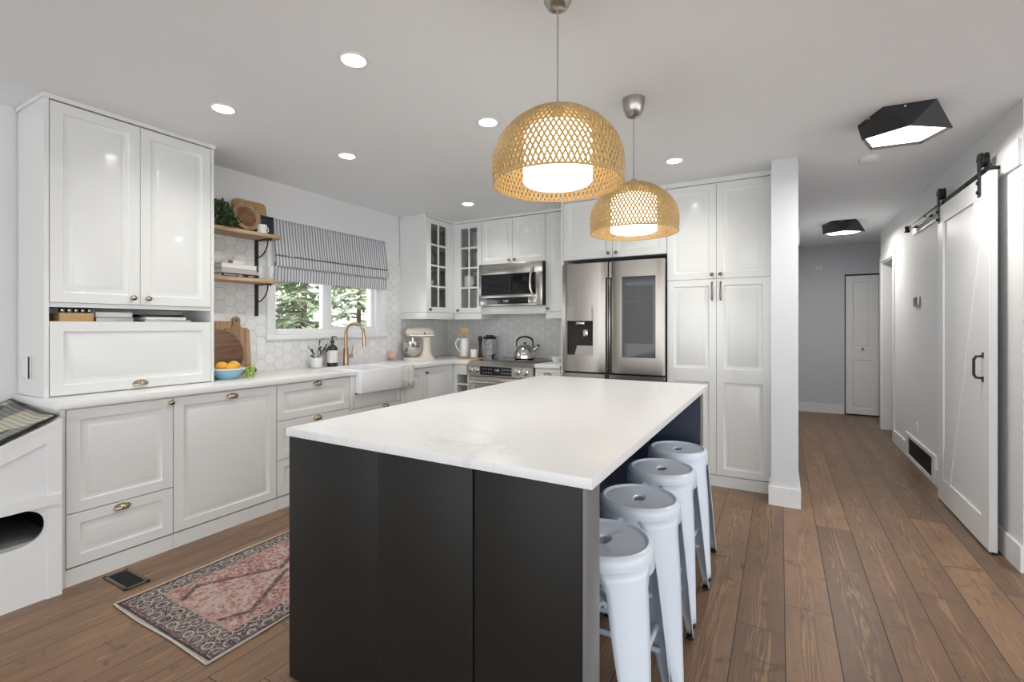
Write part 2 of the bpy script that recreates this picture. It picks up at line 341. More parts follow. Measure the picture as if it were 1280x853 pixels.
class MB:
    def __init__(s): s.v = []; s.f = []; s.mi = []; s.cur = 0
    def add(s, vs, fs):
        b = len(s.v); s.v.extend([tuple(p) for p in vs])
        for f in fs: s.f.append([b + i for i in f]); s.mi.append(s.cur)
        return s
    def addbm(s, bm, mat=None):
        bm.verts.index_update()
        vs = [(mat @ v.co) if mat else v.co.copy() for v in bm.verts]; fs = [[v.index for v in f.verts] for f in bm.faces]
        bm.free(); return s.add(vs, fs)
    def box(s, x0, x1, y0, y1, z0, z1, bev=0, seg=2, map=None):
        x0, x1 = min(x0, x1), max(x0, x1); y0, y1 = min(y0, y1), max(y0, y1); z0, z1 = min(z0, z1), max(z0, z1)
        if bev <= 0:
            vs = [(x, y, z) for x in (x0, x1) for y in (y0, y1) for z in (z0, z1)]
            fs = [(0, 1, 3, 2), (4, 6, 7, 5), (0, 4, 5, 1), (2, 3, 7, 6), (0, 2, 6, 4), (1, 5, 7, 3)]
        else:
            bm = bmesh.new(); bmesh.ops.create_cube(bm, size=1)
            for v in bm.verts: v.co = Vector(((x0 + x1) / 2 + v.co.x * (x1 - x0), (y0 + y1) / 2 + v.co.y * (y1 - y0), (z0 + z1) / 2 + v.co.z * (z1 - z0)))
            bev = min(bev, .49 * min(x1 - x0, y1 - y0, z1 - z0))
            bmesh.ops.bevel(bm, geom=list(bm.edges), offset=bev, segments=seg, affect='EDGES', profile=.5)
            bm.verts.index_update(); vs = [tuple(v.co) for v in bm.verts]; fs = [[v.index for v in f.verts] for f in bm.faces]; bm.free()
        if map: vs = [map(*p) for p in vs]
        return s.add(vs, fs)
    def lathe(s, prof, seg=24, map=None, a0=0, a1=2 * PI, sx=1, sy=1):
        """prof: (radius, height); ring in local xy, height z; map(x,y,z)"""
        full = abs(a1 - a0 - 2 * PI) < 1e-6; n = seg if full else seg + 1
        vs, rows = [], []
        for r, h in prof:
            if r < 1e-6: rows.append([len(vs)]); vs.append((0, 0, h))
            else:
                row = []
                for i in range(n):
                    a = a0 + (a1 - a0) * i / seg; row.append(len(vs)); vs.append((r * math.cos(a) * sx, r * math.sin(a) * sy, h))
                rows.append(row)
        fs = []
        for A, B in zip(rows, rows[1:]):
            m = seg if full else seg
            for i in range(m):
                j = (i + 1) % n
                if len(A) == 1 and len(B) == 1: continue
                if len(A) == 1: fs.append((A[0], B[j], B[i]))
                elif len(B) == 1: fs.append((A[i], A[j], B[0]))
                else: fs.append((A[i], A[j], B[j], B[i]))
        if map: vs = [map(*p) for p in vs]
        return s.add(vs, fs)
    def tube(s, path, r, seg=10, cap=True, sq=None):
        P = [Vector(p) for p in path]; n = len(P); R = r if isinstance(r, (list, tuple)) else [r] * n
        vs, fs = [], []; up = None
        for i in range(n):
            d = ((P[min(i + 1, n - 1)] - P[i]).normalized() + (P[i] - P[max(i - 1, 0)]).normalized())
            d = d.normalized() if d.length > 1e-9 else Vector((0, 0, 1))
            if up is None:
                up = Vector((0, 0, 1)) if abs(d.z) < .9 else Vector((1, 0, 0))
            a = (up - d * up.dot(d)); a = a.normalized() if a.length > 1e-9 else d.orthogonal().normalized()
            b = d.cross(a); up = a
            for k in range(seg):
                t = 2 * PI * k / seg; ca, sa = math.cos(t), math.sin(t)
                if sq: ca *= sq[0]; sa *= sq[1]
                vs.append(P[i] + a * (R[i] * ca) + b * (R[i] * sa))
        for i in range(n - 1):
            for k in range(seg):
                l = (k + 1) % seg; fs.append((i * seg + k, i * seg + l, (i + 1) * seg + l, (i + 1) * seg + k))
        if cap: fs.append(list(range(seg))[::-1]); fs.append([(n - 1) * seg + k for k in range(seg)])
        return s.add(vs, fs)
    def prism(s, pts, map, h0, h1):
        """polygon pts (u,w) extruded along n from h0 to h1 through map(u,n,w)"""
        n = len(pts); vs = [map(u, h0, w) for u, w in pts] + [map(u, h1, w) for u, w in pts]
        fs = [list(range(n))[::-1], [n + i for i in range(n)]] + [(i, (i + 1) % n, n + (i + 1) % n, n + i) for i in range(n)]
        return s.add(vs, fs)
    def sphere(s, c, r, seg=16, rings=10, sc=(1, 1, 1), rot=None):
        prof = [(math.sin(PI * i / rings), -math.cos(PI * i / rings)) for i in range(rings + 1)]
        prof[0] = (0, -1); prof[-1] = (0, 1)
        def mp(x, y, z):
            p = Vector((x * r * sc[0], y * r * sc[1], z * r * sc[2]))
            if rot: p = rot @ p
            return (c[0] + p.x, c[1] + p.y, c[2] + p.z)
        return s.lathe(prof, seg, mp)
    def loops(s, map, w, h, prof, u0=0, w0=0):
        """nested rectangles: prof = [(inset, n)]; last one is filled"""
        vs, fs = [], []
        for ins, n in prof:
            vs += [map(u0 + ins, n, w0 + ins), map(u0 + w - ins, n, w0 + ins), map(u0 + w - ins, n, w0 + h - ins), map(u0 + ins, n, w0 + h - ins)]
        for i in range(len(prof) - 1):
            for k in range(4):
                l = (k + 1) % 4; fs.append((4 * i + k, 4 * i + l, 4 * i + 4 + l, 4 * i + 4 + k))
        b = 4 * (len(prof) - 1); fs.append((b, b + 1, b + 2, b + 3))
        return s.add(vs, fs)
    def build(s, name, mat, parent=None, org=None, smooth=35):
        if org is None:
            r = parent
            while r is not None and r.parent is not None: r = r.parent
            org = r.location if r is not None else Vector((0, 0, 0))
        org = Vector(org)
        me = bpy.data.meshes.new(name); me.from_pydata([tuple(Vector(p) - org) for p in s.v], [], s.f)
        mats = mat if isinstance(mat, (list, tuple)) else [mat]
        for m in mats: me.materials.append(m)
        if len(mats) > 1: me.polygons.foreach_set('material_index', s.mi)
        bm = bmesh.new(); bm.from_mesh(me); bmesh.ops.recalc_face_normals(bm, faces=bm.faces); bm.to_mesh(me); bm.free()
        if smooth:
            me.polygons.foreach_set('use_smooth', [True] * len(me.polygons)); me.set_sharp_from_angle(angle=math.radians(smooth))
        me.update()
        o = bpy.data.objects.new(name, me); COL.objects.link(o)
        if parent is not None: o.parent = parent
        else: o.location = org
        return o

def thing(name, label, cat, loc, group=None):
    o = bpy.data.objects.new(name, None); COL.objects.link(o); o.location = loc; o.empty_display_size = .05
    o['label'] = label; o['category'] = cat
    if group: o['group'] = group
    return o
def tag(o, label, cat, group=None, kind=None):
    o['label'] = label; o['category'] = cat
    if group: o['group'] = group
    if kind: o['kind'] = kind
    return o
def struct(name, mb, mat, smooth=35):
    o = mb.build(name, mat, None, (0, 0, 0), smooth); o['kind'] = 'structure'; return o
def dup(root, loc, rotz=None, label=None):
    r = root.copy(); COL.objects.link(r); r.location = loc
    if rotz is not None: r.rotation_euler = (0, 0, rotz)
    if label: r['label'] = label
    for ch in list(root.children):
        c = ch.copy(); COL.objects.link(c); c.parent = r
        for g in list(ch.children):
            d = g.copy(); COL.objects.link(d); d.parent = c
    return r
def bx(*a, **k): return MB().box(*a, **k)

# shapes used on many cabinets
PROF = [(.052, 0), (.057, -.004), (.063, -.006), (.080, -.006), (.092, -.0015), (.095, -.001)]
def door_mb(map, w, h, t=.020, split=None, prof=PROF):
    mb = MB()
    secs = [(0, h)] if split is None else [(0, split), (split, h)]
    for a, b in secs:
        k = min(1.0, min(w, b - a) / .24)
        mb.loops(map, w, b - a, [(0, t)] + [(i * k, t + n) for i, n in prof], 0, a)
    c = [map(0, 0, 0), map(w, 0, 0), map(w, 0, h), map(0, 0, h), map(0, t, 0), map(w, t, 0), map(w, t, h), map(0, t, h)]
    mb.add(c, [(3, 2, 1, 0), (0, 1, 5, 4), (1, 2, 6, 5), (2, 3, 7, 6), (3, 0, 4, 7)])
    return mb
def knob_mb(map, u, w, n0):
    return MB().lathe([(0, 0), (.010, 0), (.010, .003), (.0055, .005), (.0055, .012), (.013, .017), (.0155, .022), (.0135, .027), (.007, .030), (0, .0305)], 18,
                      lambda x, y, z: map(u + x, n0 + z, w + y))
def cup_mb(map, u, w, n0, a=.038, b=.022, c=.024):
    mb = MB(); R, S = 10, 18
    for k in (1.0, .88):
        vs, fs = [], []
        for i in range(R + 1):
            ph = (PI / 2 + .35) * i / R - .35
            for j in range(S + 1):
                th = PI * j / S
                vs.append(map(u + a * k * math.cos(th), n0 + max(0, c * k * math.sin(th) * math.cos(ph)), w + b * k * math.sin(th) * math.sin(ph)))
        for i in range(R):
            for j in range(S):
                q = i * (S + 1) + j; fs.append((q, q + 1, q + S + 2, q + S + 1))
        mb.add(vs, fs)
    mb.tube([map(u + (a + .001) * math.cos(PI * j / 16), n0 + .002, w + (b + .001) * math.sin(PI * j / 16)) for j in range(17)], .0022, 6)
    for q in (-.008, .008):                     # raised rings over the middle of the cup
        mb.tube([map(u + q, n0 + c * .99 * math.cos(t), w + b * .99 * math.sin(t)) for t in [PI / 2 * i / 8 for i in range(9)]], .0016, 6)
    return mb
def add_door(root, name, map, w, h, knob=None, cup=None, split=None, mat='cab', hw='brass', t=.020):
    d = door_mb(map, w, h, t, split).build(name, M[mat], root)
    if knob: knob_mb(map, knob[0], knob[1], t).build('knob', M[hw], d)
    if cup: cup_mb(map, cup[0], cup[1], t).build('cup_handle', M[hw], d)
    return d
# ================================================================ THE SETTING
CEIL = 2.465; LW = -3.62; BW = 4.77; RW = 1.10
struct('floor', bx(-3.9, 6.2, -4.6, 8.6, -.12, 0), M['floor'])
struct('ceiling', bx(-3.9, 6.2, -4.6, 8.6, CEIL, CEIL + .14), M['ceiling'])
wl = MB(); WY0, WY1, WZ0, WZ1 = 2.42, 3.62, 1.160, 2.10
wl.box(LW - .14, LW, -4.6, WY0, 0, CEIL); wl.box(LW - .14, LW, WY1, BW + .1, 0, CEIL)
wl.box(LW - .14, LW, WY0, WY1, 0, WZ0); wl.box(LW - .14, LW, WY0, WY1, WZ1, CEIL)
struct('wall_left', wl, M['wall'])
struct('wall_back', bx(LW, -.055, BW, BW + .1, 0, CEIL), M['wall'])
struct('wall_hall_left', bx(-.055, .112, 3.88, 8.35, 0, CEIL), M['column'])
struct('wall_hall_end', bx(-.055, 2.6, 8.35, 8.45, 0, CEIL), M['hallwall'])
wr = MB(); wr.box(RW, RW + .12, 3.45, 6.66, 0, CEIL); wr.box(RW, RW + .12, 6.66, 7.36, 2.06, CEIL); wr.box(RW, RW + .12, 7.36, 7.47, 0, CEIL)
struct('wall_right', wr, M['wall'])
struct('wall_right_return', bx(RW + .12, 6.2, 3.45, 3.57, 0, CEIL), M['wall'])
struct('wall_far_right', bx(2.6, 2.7, 3.57, 8.45, 0, CEIL), M['wall'])

# hexagon tile backsplash
hx = MB(); T0 = .910
hx.box(LW, LW + .008, 1.70, 2.362, T0, 1.955); hx.box(LW, LW + .008, 2.362, 3.702, T0, 1.17); hx.box(LW, LW + .008, 3.702, BW, T0, 1.955)
struct('trim_left_tile', hx, M['hexL'])
struct('trim_back_tile', bx(LW + .009, -1.78, BW - .008, BW, T0, 1.52), M['hexB'])

# baseboards
def base(name, pts):
    mb = MB()
    for x0, x1, y0, y1 in pts:
        mb.box(x0, x1, y0, y1, 0, .132); 
    struct(name, mb, M['trim'])
base('baseboard_column', [(-.072, .127, 3.864, 3.88), (.112, .127, 3.88, 8.35), (-.072, -.055, 3.88, 4.09)])
base('baseboard_hall_end', [(.127, .80, 8.335, 8.35)])
bb = MB(); bb.box(RW - .016, RW, 3.434, 4.98, 0, .132); bb.box(RW - .016, RW, 6.02, 6.59, 0, .132); bb.box(RW, 6.2, 3.434, 3.45, 0, .132)
struct('baseboard_right', bb, M['trim'])
base('baseboard_left', [(LW, LW + .016, -4.6, .26)])
# barn door header board and doorway casing
struct('trim_barn_door_header', bx(RW - .018, RW, 3.46, 5.72, 2.125, 2.262), M['trim'])
dc = MB(); dc.box(RW - .015, RW, 6.59, 6.66, 0, 2.06); dc.box(RW - .015, RW, 6.59, 7.43, 2.06, 2.13); dc.box(RW - .015, RW, 7.36, 7.43, 0, 2.06)
dc.box(RW, RW + .12, 6.66, 6.675, 0, 2.06); dc.box(RW, RW + .12, 7.345, 7.36, 0, 2.06); dc.box(RW, RW + .12, 6.675, 7.345, 2.045, 2.06)
d1 = struct('door_1', dc, M['trim'])
for i, z in enumerate((.22, 1.05, 1.78)):
    hb = bx(RW + .03, RW + .07, 6.675, 6.682, z, z + .09, .002); hb.tube([(RW + .028, 6.682, z - .003), (RW + .028, 6.682, z + .093)], .006, 8)
    hb.build('hinge', M['pewter'], d1)
d2 = struct('door_2', bx(RW + .125, RW + .84, 6.690, 6.725, .01, 2.04), M['trim'])          # door leaf standing open into the room behind
# bifold closet door at the end of the hall
bf = MB(); bf.box(.815, 1.60, 8.333, 8.35, 0, 2.02); d3 = struct('door_3', bf, M['gap'])
for i in range(2):
    mp = MK(8.333, .826 + i * .385, .02)
    mb = MB(); W_, H_ = .378, 1.975
    c = [mp(0, 0, 0), mp(W_, 0, 0), mp(W_, 0, H_), mp(0, 0, H_), mp(0, .028, 0), mp(W_, .028, 0), mp(W_, .028, H_), mp(0, .028, H_)]
    mb.add(c, [(3, 2, 1, 0), (0, 1, 5, 4), (1, 2, 6, 5), (2, 3, 7, 6), (3, 0, 4, 7)])
    for a, b in ((0, .86), (.86, H_)):
        mb.loops(mp, W_, b - a, [(0, .028), (.085, .028), (.092, .018), (.10, .018), (.125, .027), (.13, .027)], 0, a)
    leaf = mb.build('door_leaf', M['trim'], d3)
    if i == 0: knob_mb(mp, .19, .935, .028).build('knob', M['pewter'], leaf)

# window 1: casing, frame, two lights
wd = MB(); X0 = LW; XF = LW + .022
wd.box(X0, XF, 2.360, 2.432, 1.17, 2.17, .003); wd.box(X0, XF, 3.61, 3.702, 1.17, 2.17, .003); wd.box(X0, XF, 2.432, 3.61, 2.09, 2.17, .003)
wd.box(LW - .09, XF + .006, 2.35, 3.712, 1.165, 1.205, .004)                      # stool
wd.box(LW - .135, X0 + .004, 2.4205, 2.445, 1.205, 2.09); wd.box(LW - .135, X0 + .004, 3.56, 3.6195, 1.205, 2.09); wd.box(LW - .135, X0 + .004, 2.4205, 3.6195, 2.085, 2.0995)
win = struct('window_1', wd, M['trim'])
fr = MB(); fx0, fx1 = LW - .085, LW - .03
fr.box(fx0, fx1, 2.432, 3.60, 1.205, 1.255, .004); fr.box(fx0, fx1, 2.432, 3.60, 2.03, 2.09, .004)
fr.box(fx0, fx1, 2.432, 2.452, 1.255, 2.03, .004); fr.box(fx0, fx1, 2.935, 3.035, 1.255, 2.03, .004); fr.box(fx0, fx1, 3.525, 3.60, 1.255, 2.03, .004)
fr.box(fx0 + .01, fx1 - .012, 3.035, 3.525, 1.255, 1.275, .003)
fr.build('window_frame', M['trim'], win, (0, 0, 0))
for y0, y1 in ((2.452, 2.935), (3.035, 3.525)):
    bx(LW - .062, LW - .058, y0, y1, 1.255, 2.03).build('pane', M['glass'], win, (0, 0, 0))

# garden beyond the window
struct('ground', bx(-16, -3.9, -3, 14, -.5, -.3), M['lawn'])
def conifer(label, x, y, h, r, n, mat, seed):
    rnd = random.Random(seed); t = thing('garden_tree', label, 'tree', (x, y, -.3), None)
    tk = MB().tube([(x, y, -.3), (x + .05, y, h * .5), (x, y + .04, h * .95)], [.06, .045, .015], 10)
    br = []
    for i in range(95):
        z = .2 + h * .92 * rnd.random(); a = rnd.random() * 2 * PI; L = r * (1 - z / h * .75) * (.75 + .4 * rnd.random())
        p = [(x, y, z), (x + L * .5 * math.cos(a), y + L * .5 * math.sin(a), z + .02 * L), (x + L * math.cos(a), y + L * math.sin(a), z - .22 * L)]
        tk.tube(p, [.022, .014, .005], 6); br.append((p, L))
    tk.build('trunk', M['bark'], t)
    lf = MB()
    for p, L in br:
        for k in range(n):
            s = .15 + .85 * rnd.random(); A, B = (Vector(p[0]), Vector(p[1])) if s < .5 else (Vector(p[1]), Vector(p[2]))
            q = A.lerp(B, (s * 2) % 1.0); d = (Vector(p[2]) - Vector(p[0])).normalized()
            sd = Vector((-d.y, d.x, 0)) * rnd.choice((-1, 1)); dr = (d * .7 + sd * (.5 + .6 * rnd.random()) + Vector((0, 0, rnd.uniform(-.55, .15)))).normalized()
            l = rnd.uniform(.14, .34); wv = dr.cross(Vector((rnd.uniform(-1, 1), rnd.uniform(-1, 1), 1))).normalized() * rnd.uniform(.014, .036)
            e = q + dr * l; m_ = q + dr * l * .5
            lf.add([q, m_ + wv, e, m_ - wv], [(0, 1, 2, 3)])
    lf.build('foliage', M[mat], t, smooth=0)
    return t
conifer('dark needled tree filling the left window pane', -6.9, 5.15, 5.2, 1.2, 56, 'needle', 1)
conifer('tree filling the right window pane', -8.5, 7.8, 5.5, 1.25, 54, 'needle2', 2)
conifer('pale tree between the two window panes', -11.8, 8.5, 6.5, 2.2, 52, 'needle2', 5)
conifer('far pale tree behind the right window pane', -13.0, 12.4, 6.4, 2.4, 48, 'needle2', 9)

# roman blind
rb = thing('roman_blind', 'grey and white striped fabric roman blind over the kitchen window', 'blind', (LW + .05, 3.03, 2.155))
by0, by1 = 2.392, 3.655
def blind_sheet(prof, y0, y1, th=.004):
    mb = MB(); N = 44; vs = []; fs = []
    for x, z, am in prof:
        for j in range(N + 1):
            y = y0 + (y1 - y0) * j / N
            vs.append((x + am * math.sin(y * 23) + am * .6 * math.sin(y * 61 + z * 9), y, z + am * .5 * math.sin(y * 9)))
    for i in range(len(prof) - 1):
        for j in range(N):
            q = i * (N + 1) + j; fs.append((q, q + 1, q + N + 2, q + N + 1))
    return mb.add(vs, fs)
def solid(o, th, off=0):
    m = o.modifiers.new('thickness', 'SOLIDIFY'); m.thickness = th; m.offset = off
    return o
e = LW + .035
solid(blind_sheet([(e, 2.155, 0), (e + .004, 2.12, .001), (e + .016, 2.02, .004), (e + .030, 1.92, .005), (e + .040, 1.865, .004), (e + .042, 1.855, .002), (e + .030, 1.85, .001)], by0, by1).build('upper_fold', M['stripe'], rb), .003)
solid(blind_sheet([(e + .028, 1.852, .001), (e + .040, 1.845, .002), (e + .044, 1.81, .003), (e + .046, 1.775, .004), (e + .040, 1.768, .004), (e + .028, 1.79, .002)], by0 + .004, by1 + .004).build('middle_fold', M['stripe'], rb), .003)
solid(blind_sheet([(e + .020, 1.80, .001), (e + .026, 1.74, .003), (e + .022, 1.69, .003), (e + .020, 1.652, .004), (e + .014, 1.650, .003)], by0 + .006, by1 - .004).build('lower_fold', M['stripe'], rb), .003)
bx(LW + .022, LW + .036, by0 + .01, by1 - .01, 2.11, 2.152).build('headrail', M['trim'], rb)
MB().tube([(e + .043, by0 + .002, 1.857), (e + .044, (by0 + by1) / 2, 1.859), (e + .043, by1 - .002, 1.857)], .0028, 6).build('batten', M['dtext'], rb)

# ================================================================ CEILING LIGHTS
def downlight(x, y, label):
    t = thing('downlight', label, 'ceiling light', (x, y, CEIL), 'recessed ceiling downlights')
    MB().lathe([(.064, 0), (.064, -.003), (.056, -.005), (.052, -.003), (.052, 0)], 32, lambda a, b, c: (x + a, y + b, CEIL + c)).build('trim_ring', M['trim'], t)
    MB().lathe([(.052, -.002), (0, -.0025)], 32, lambda a, b, c: (x + a, y + b, CEIL + c)).build('lens', M['down'], t)
    ld = bpy.data.lights.new('downlight_beam', 'SPOT'); ld.energy = DOWNLIGHT_W * 4; ld.spot_size = math.radians(150); ld.spot_blend = .9; ld.shadow_soft_size = .05; ld.color = (1, .965, .91)
    lo = bpy.data.objects.new('downlight_beam', ld); COL.objects.link(lo); lo.parent = t; lo.location = (0, 0, -.02)
    return t
for x, y, l in [(-1.654, 1.493, 'round lit downlight nearest the front, left of the large pendant'),
                (-2.645, 1.479, 'round lit downlight beside the top of the tall white hutch'),
                (-2.627, 2.314, 'round lit downlight in front of the striped window blind'),
                (-1.480, 2.335, 'round lit downlight just left of the nearer woven pendant'),
                (-.660, 3.536, 'round lit downlight in front of the tall pantry doors'),
                (-2.639, 3.802, 'round lit downlight by the glass corner cabinets')]:
    downlight(x, y, l)

def pendant(label):
    """built with the ceiling point at the origin"""
    t = thing('pendant_lamp', label, 'pendant lamp', (0, 0, 0), 'woven bamboo pendant lamps')
    I = lambda a, b, c: (a, b, c)
    MB().lathe([(0, -.098), (.022, -.097), (.036, -.088), (.047, -.068), (.054, -.04), (.057, -.012), (.057, 0), (0, 0)], 32, I).build('ceiling_cup', M['nickel'], t)
    MB().tube([(0, 0, -.09), (0, 0, -.435)], .0028, 8).build('cord', M['cord'], t)
    zt, zb = -.432, -.698
    prof = [(0, .2215), (.022, .2245), (.05, .2265), (.08, .2255), (.11, .220), (.14, .208), (.17, .189), (.20, .160), (.225, .126), (.245, .088), (.258, .050), (.265, .018)]
    def rad(h):
        for (a, ra), (b, rb_) in zip(prof, prof[1:]):
            if h <= b: return ra + (rb_ - ra) * (h - a) / (b - a)
        return prof[-1][1]
    def weave(N, turn, width, dr, hs=0, ph=0, he=.262):
        mb = MB(); K = 20
        for sgn in (1, -1):
            for i in range(N):
                a0 = 2 * PI * (i + ph) / N; vs = []; fs = []
                for k in range(K + 1):
                    s = k / K; h = hs + (he - hs) * (s ** .9); r = rad(h) + dr + sgn * .0012
                    th = a0 + sgn * turn * s; wl_ = min(width, 2 * PI * r / N * .95)
                    da = wl_ / 2 / max(r, .01)
                    for q in (-1, 1): vs.append(((r) * math.cos(th + q * da), r * math.sin(th + q * da), zb + h))
                for k in range(K): fs.append((2 * k, 2 * k + 1, 2 * k + 3, 2 * k + 2))
                mb.add(vs, fs)
        return mb
    sh = weave(78, .66, .0074, 0).build('shade', M['reed'], t, smooth=0)
    weave(78, .66, .0050, -.005, 0, 0).build('inner_weave', M['reed'], sh, smooth=0)
    rim = MB()
    for h, rr in ((0, .0035),):
        r = rad(h) + .001; rim.tube([(r * math.cos(2 * PI * i / 64), r * math.sin(2 * PI * i / 64), zb + h) for i in range(65)], rr, 6, cap=False)
    rim.build('rim', M['reed'], sh); rim = MB()
    rim.lathe([(.0, zt + .006), (.02, zt + .004), (.03, zt - .004), (.05, zt - .009)], 24, I)
    rim.build('crown_cap', M['reed'], sh)
    MB().lathe([(0, zb + .004), (.112, zb + .004), (.118, zb + .010), (.118, zb + .175), (.10, zb + .19), (0, zb + .195)], 40, I).build('diffuser', M['glow'], t)
    MB().lathe([(0, zt + .012), (.016, zt + .010), (.02, zt - .005), (.02, zt - .10), (0, zt - .10)], 16, I).build('lamp_holder', M['nickel'], t)
    return t
p1 = pendant('nearer and larger-looking of the woven bamboo dome pendants above the island')
p1.location = (-.667, 1.50, CEIL)
dup(p1, (-.666, 2.471, CEIL), .3, 'farther woven bamboo dome pendant above the island, in front of the fridge')

def hall_lamp(loc, rz, label):
    t = thing('hall_ceiling_lamp', label, 'ceiling light', loc, 'faceted black hall ceiling lamps')
    top = [(-.20, .035), (-.115, -.20), (.112, -.18), (.155, .01), (.10, .16), (-.10, .17)]
    bot = [(-.195, -.085), (-.125, .135), (.115, .155), (.205, -.055), (.0, -.20)]
    def shell(k, dz, close):
        bm = bmesh.new()
        for x, y in top: bm.verts.new((x * k, y * k, 0))
        for x, y in bot: bm.verts.new((x * k, y * k, -.125 + dz))
        bmesh.ops.convex_hull(bm, input=list(bm.verts))
        kill = [f for f in bm.faces if abs(f.normal.z) > .98 and max(v.co.z for v in f.verts) < -.05]
        if kill: bmesh.ops.delete(bm, geom=kill, context='FACES_ONLY')
        return bm
    me = bpy.data.meshes.new('shade'); b = shell(1, 0, 0); b.to_mesh(me); b.free(); me.materials.append(M['lampblack'])
    s = bpy.data.objects.new('shade', me); COL.objects.link(s); s.parent = t; solid(s, .006, -1)
    lens = MB(); n = len(bot)
    lens.add([(x * .93, y * .93, -.112) for x, y in bot] + [(x * .93, y * .93, -.106) for x, y in bot], [list(range(n)), list(range(n, 2 * n))[::-1]] + [(i, (i + 1) % n, n + (i + 1) % n, n + i) for i in range(n)])
    lens.build('lens', M['hallglow'], t, (0, 0, 0), 0)
    for x, y in ((-.02, -.190), (-.160, -.092)): MB().sphere((x, y, -.014), .007, 10, 6).build('fixing_screw', M['steel2'], t, (0, 0, 0))
    ld = bpy.data.lights.new('hall_lamp_light', 'AREA'); ld.shape = 'DISK'; ld.size = .25; ld.energy = HALL_W; ld.color = (1, .95, .88)
    lo = bpy.data.objects.new('hall_lamp_light', ld); COL.objects.link(lo); lo.parent = t; lo.location = (0, 0, -.13)
    t.rotation_euler = (0, 0, rz); return t
hl = hall_lamp((.60, 3.42, CEIL), 0, 'faceted black flush ceiling lamp, the nearer of two in the hallway')
h2 = dup(hl, (.63, 6.63, CEIL), -.05, 'faceted black flush ceiling lamp deeper in the hallway by its end wall')
sd = MB().lathe([(0, -.034), (.045, -.034), (.056, -.028), (.060, -.010), (.062, 0), (0, 0)], 32, lambda a, b, c: (.549 + a * 1.0, 4.144 + b, CEIL + c))
tag(sd.build('smoke_detector', M['trim'], None, (.549, 4.144, CEIL)), 'round white smoke detector on the hallway ceiling', 'smoke detector')

# ================================================================ LEFT-HAND BASE RUN
FX = -3.03; DT = .020; CX = FX - DT       # door face, door thickness, carcass front
def base_unit(name, label, cat, y0, y1, group, top=.872, side=False):
    t = thing(name, label, cat, (-3.33, (y0 + y1) / 2, 0), group)
    b = MB(); b.box(-3.595, CX, y0, y1, .088, top); b.build('carcass', M['cab'], t)
    bx(-3.56, FX - .003, y0 + .0005, y1 - .0005, 0, .083).build('plinth', M['cab'], t)
    return t
G1 = 'white base cabinets under the window wall'
t = base_unit('base_cabinet', 'white base cabinet below the hutch with a door over one drawer', 'cabinet', .942, 1.412, G1)
add_door(t, 'door', ML(CX, .945, .357), .466, .509, knob=(.452, .485))
add_door(t, 'drawer', ML(CX, .945, .092), .466, .260, cup=(.225, .228))
bx(-3.60, FX + .001, .922, .9405, 0, .872).build('side_panel', M['cab'], t)
t = base_unit('integrated_dishwasher', 'white panel-fronted dishwasher between the door cabinet and the drawers', 'dishwasher', 1.4125, 2.056, G1)
add_door(t, 'door', ML(CX, 1.416, .092), .637, .774, cup=(.332, .737))
t = base_unit('drawer_cabinet', 'white three-drawer base cabinet left of the sink', 'cabinet', 2.0565, 2.692, G1)
for z0, h, cz in ((.617, .249, .224), (.345, .268, .24), (.092, .249, .22)):
    add_door(t, 'drawer', ML(CX, 2.060, z0), .629, h, cup=(.33, cz))
t = base_unit('sink_cabinet', 'white sink base cabinet under the apron sink', 'cabinet', 2.6925, 3.285, G1, top=.70)
bx(CX, FX, 2.697, 2.752, .60, .872, .002).build('stile', M['cab'], t); bx(CX, FX, 3.238, 3.283, .60, .872, .002).build('stile', M['cab'], t)
bx(CX, FX - .006, 2.754, 3.236, .604, .715, .002).build('apron_panel', M['cab'], t)
add_door(t, 'drawer', ML(CX, 2.697, .345), .586, .250, cup=(.40, .225))
add_door(t, 'drawer', ML(CX, 2.697, .092), .586, .249, cup=(.40, .22))
t = base_unit('corner_cabinet', 'white base corner cabinet right of the sink with two tall doors', 'cabinet', 3.2855, 4.095, G1)
add_door(t, 'door', ML(CX, 3.290, .092), .312, .774)
add_door(t, 'door', ML(CX, 3.607, .092), .470, .774, knob=(.035, .728), hw='pewter')

# worktops
wt = MB(); Z0, Z1 = .875, .912; WX = -3.012
wt.box(-3.611, WX, .904, 2.752, Z0, Z1, .003); wt.box(-3.611, -3.455, 2.752, 3.238, Z0, Z1); wt.box(-3.611, WX, 3.238, 4.761, Z0, Z1, .003)
wt.box(WX - .001, -2.838, 4.082, 4.761, Z0, Z1, .003)
tag(wt.build('worktop', M['quartz'], None, (-3.3, 2.8, Z0)), 'white stone worktop running under the window into the back corner', 'worktop')
w2 = bx(-2.060, -1.790, 4.082, 4.761, Z0, Z1, .003)
tag(w2.build('worktop', M['quartz'], None, (-1.93, 4.4, Z0)), 'short piece of white worktop between the range and the fridge', 'worktop')

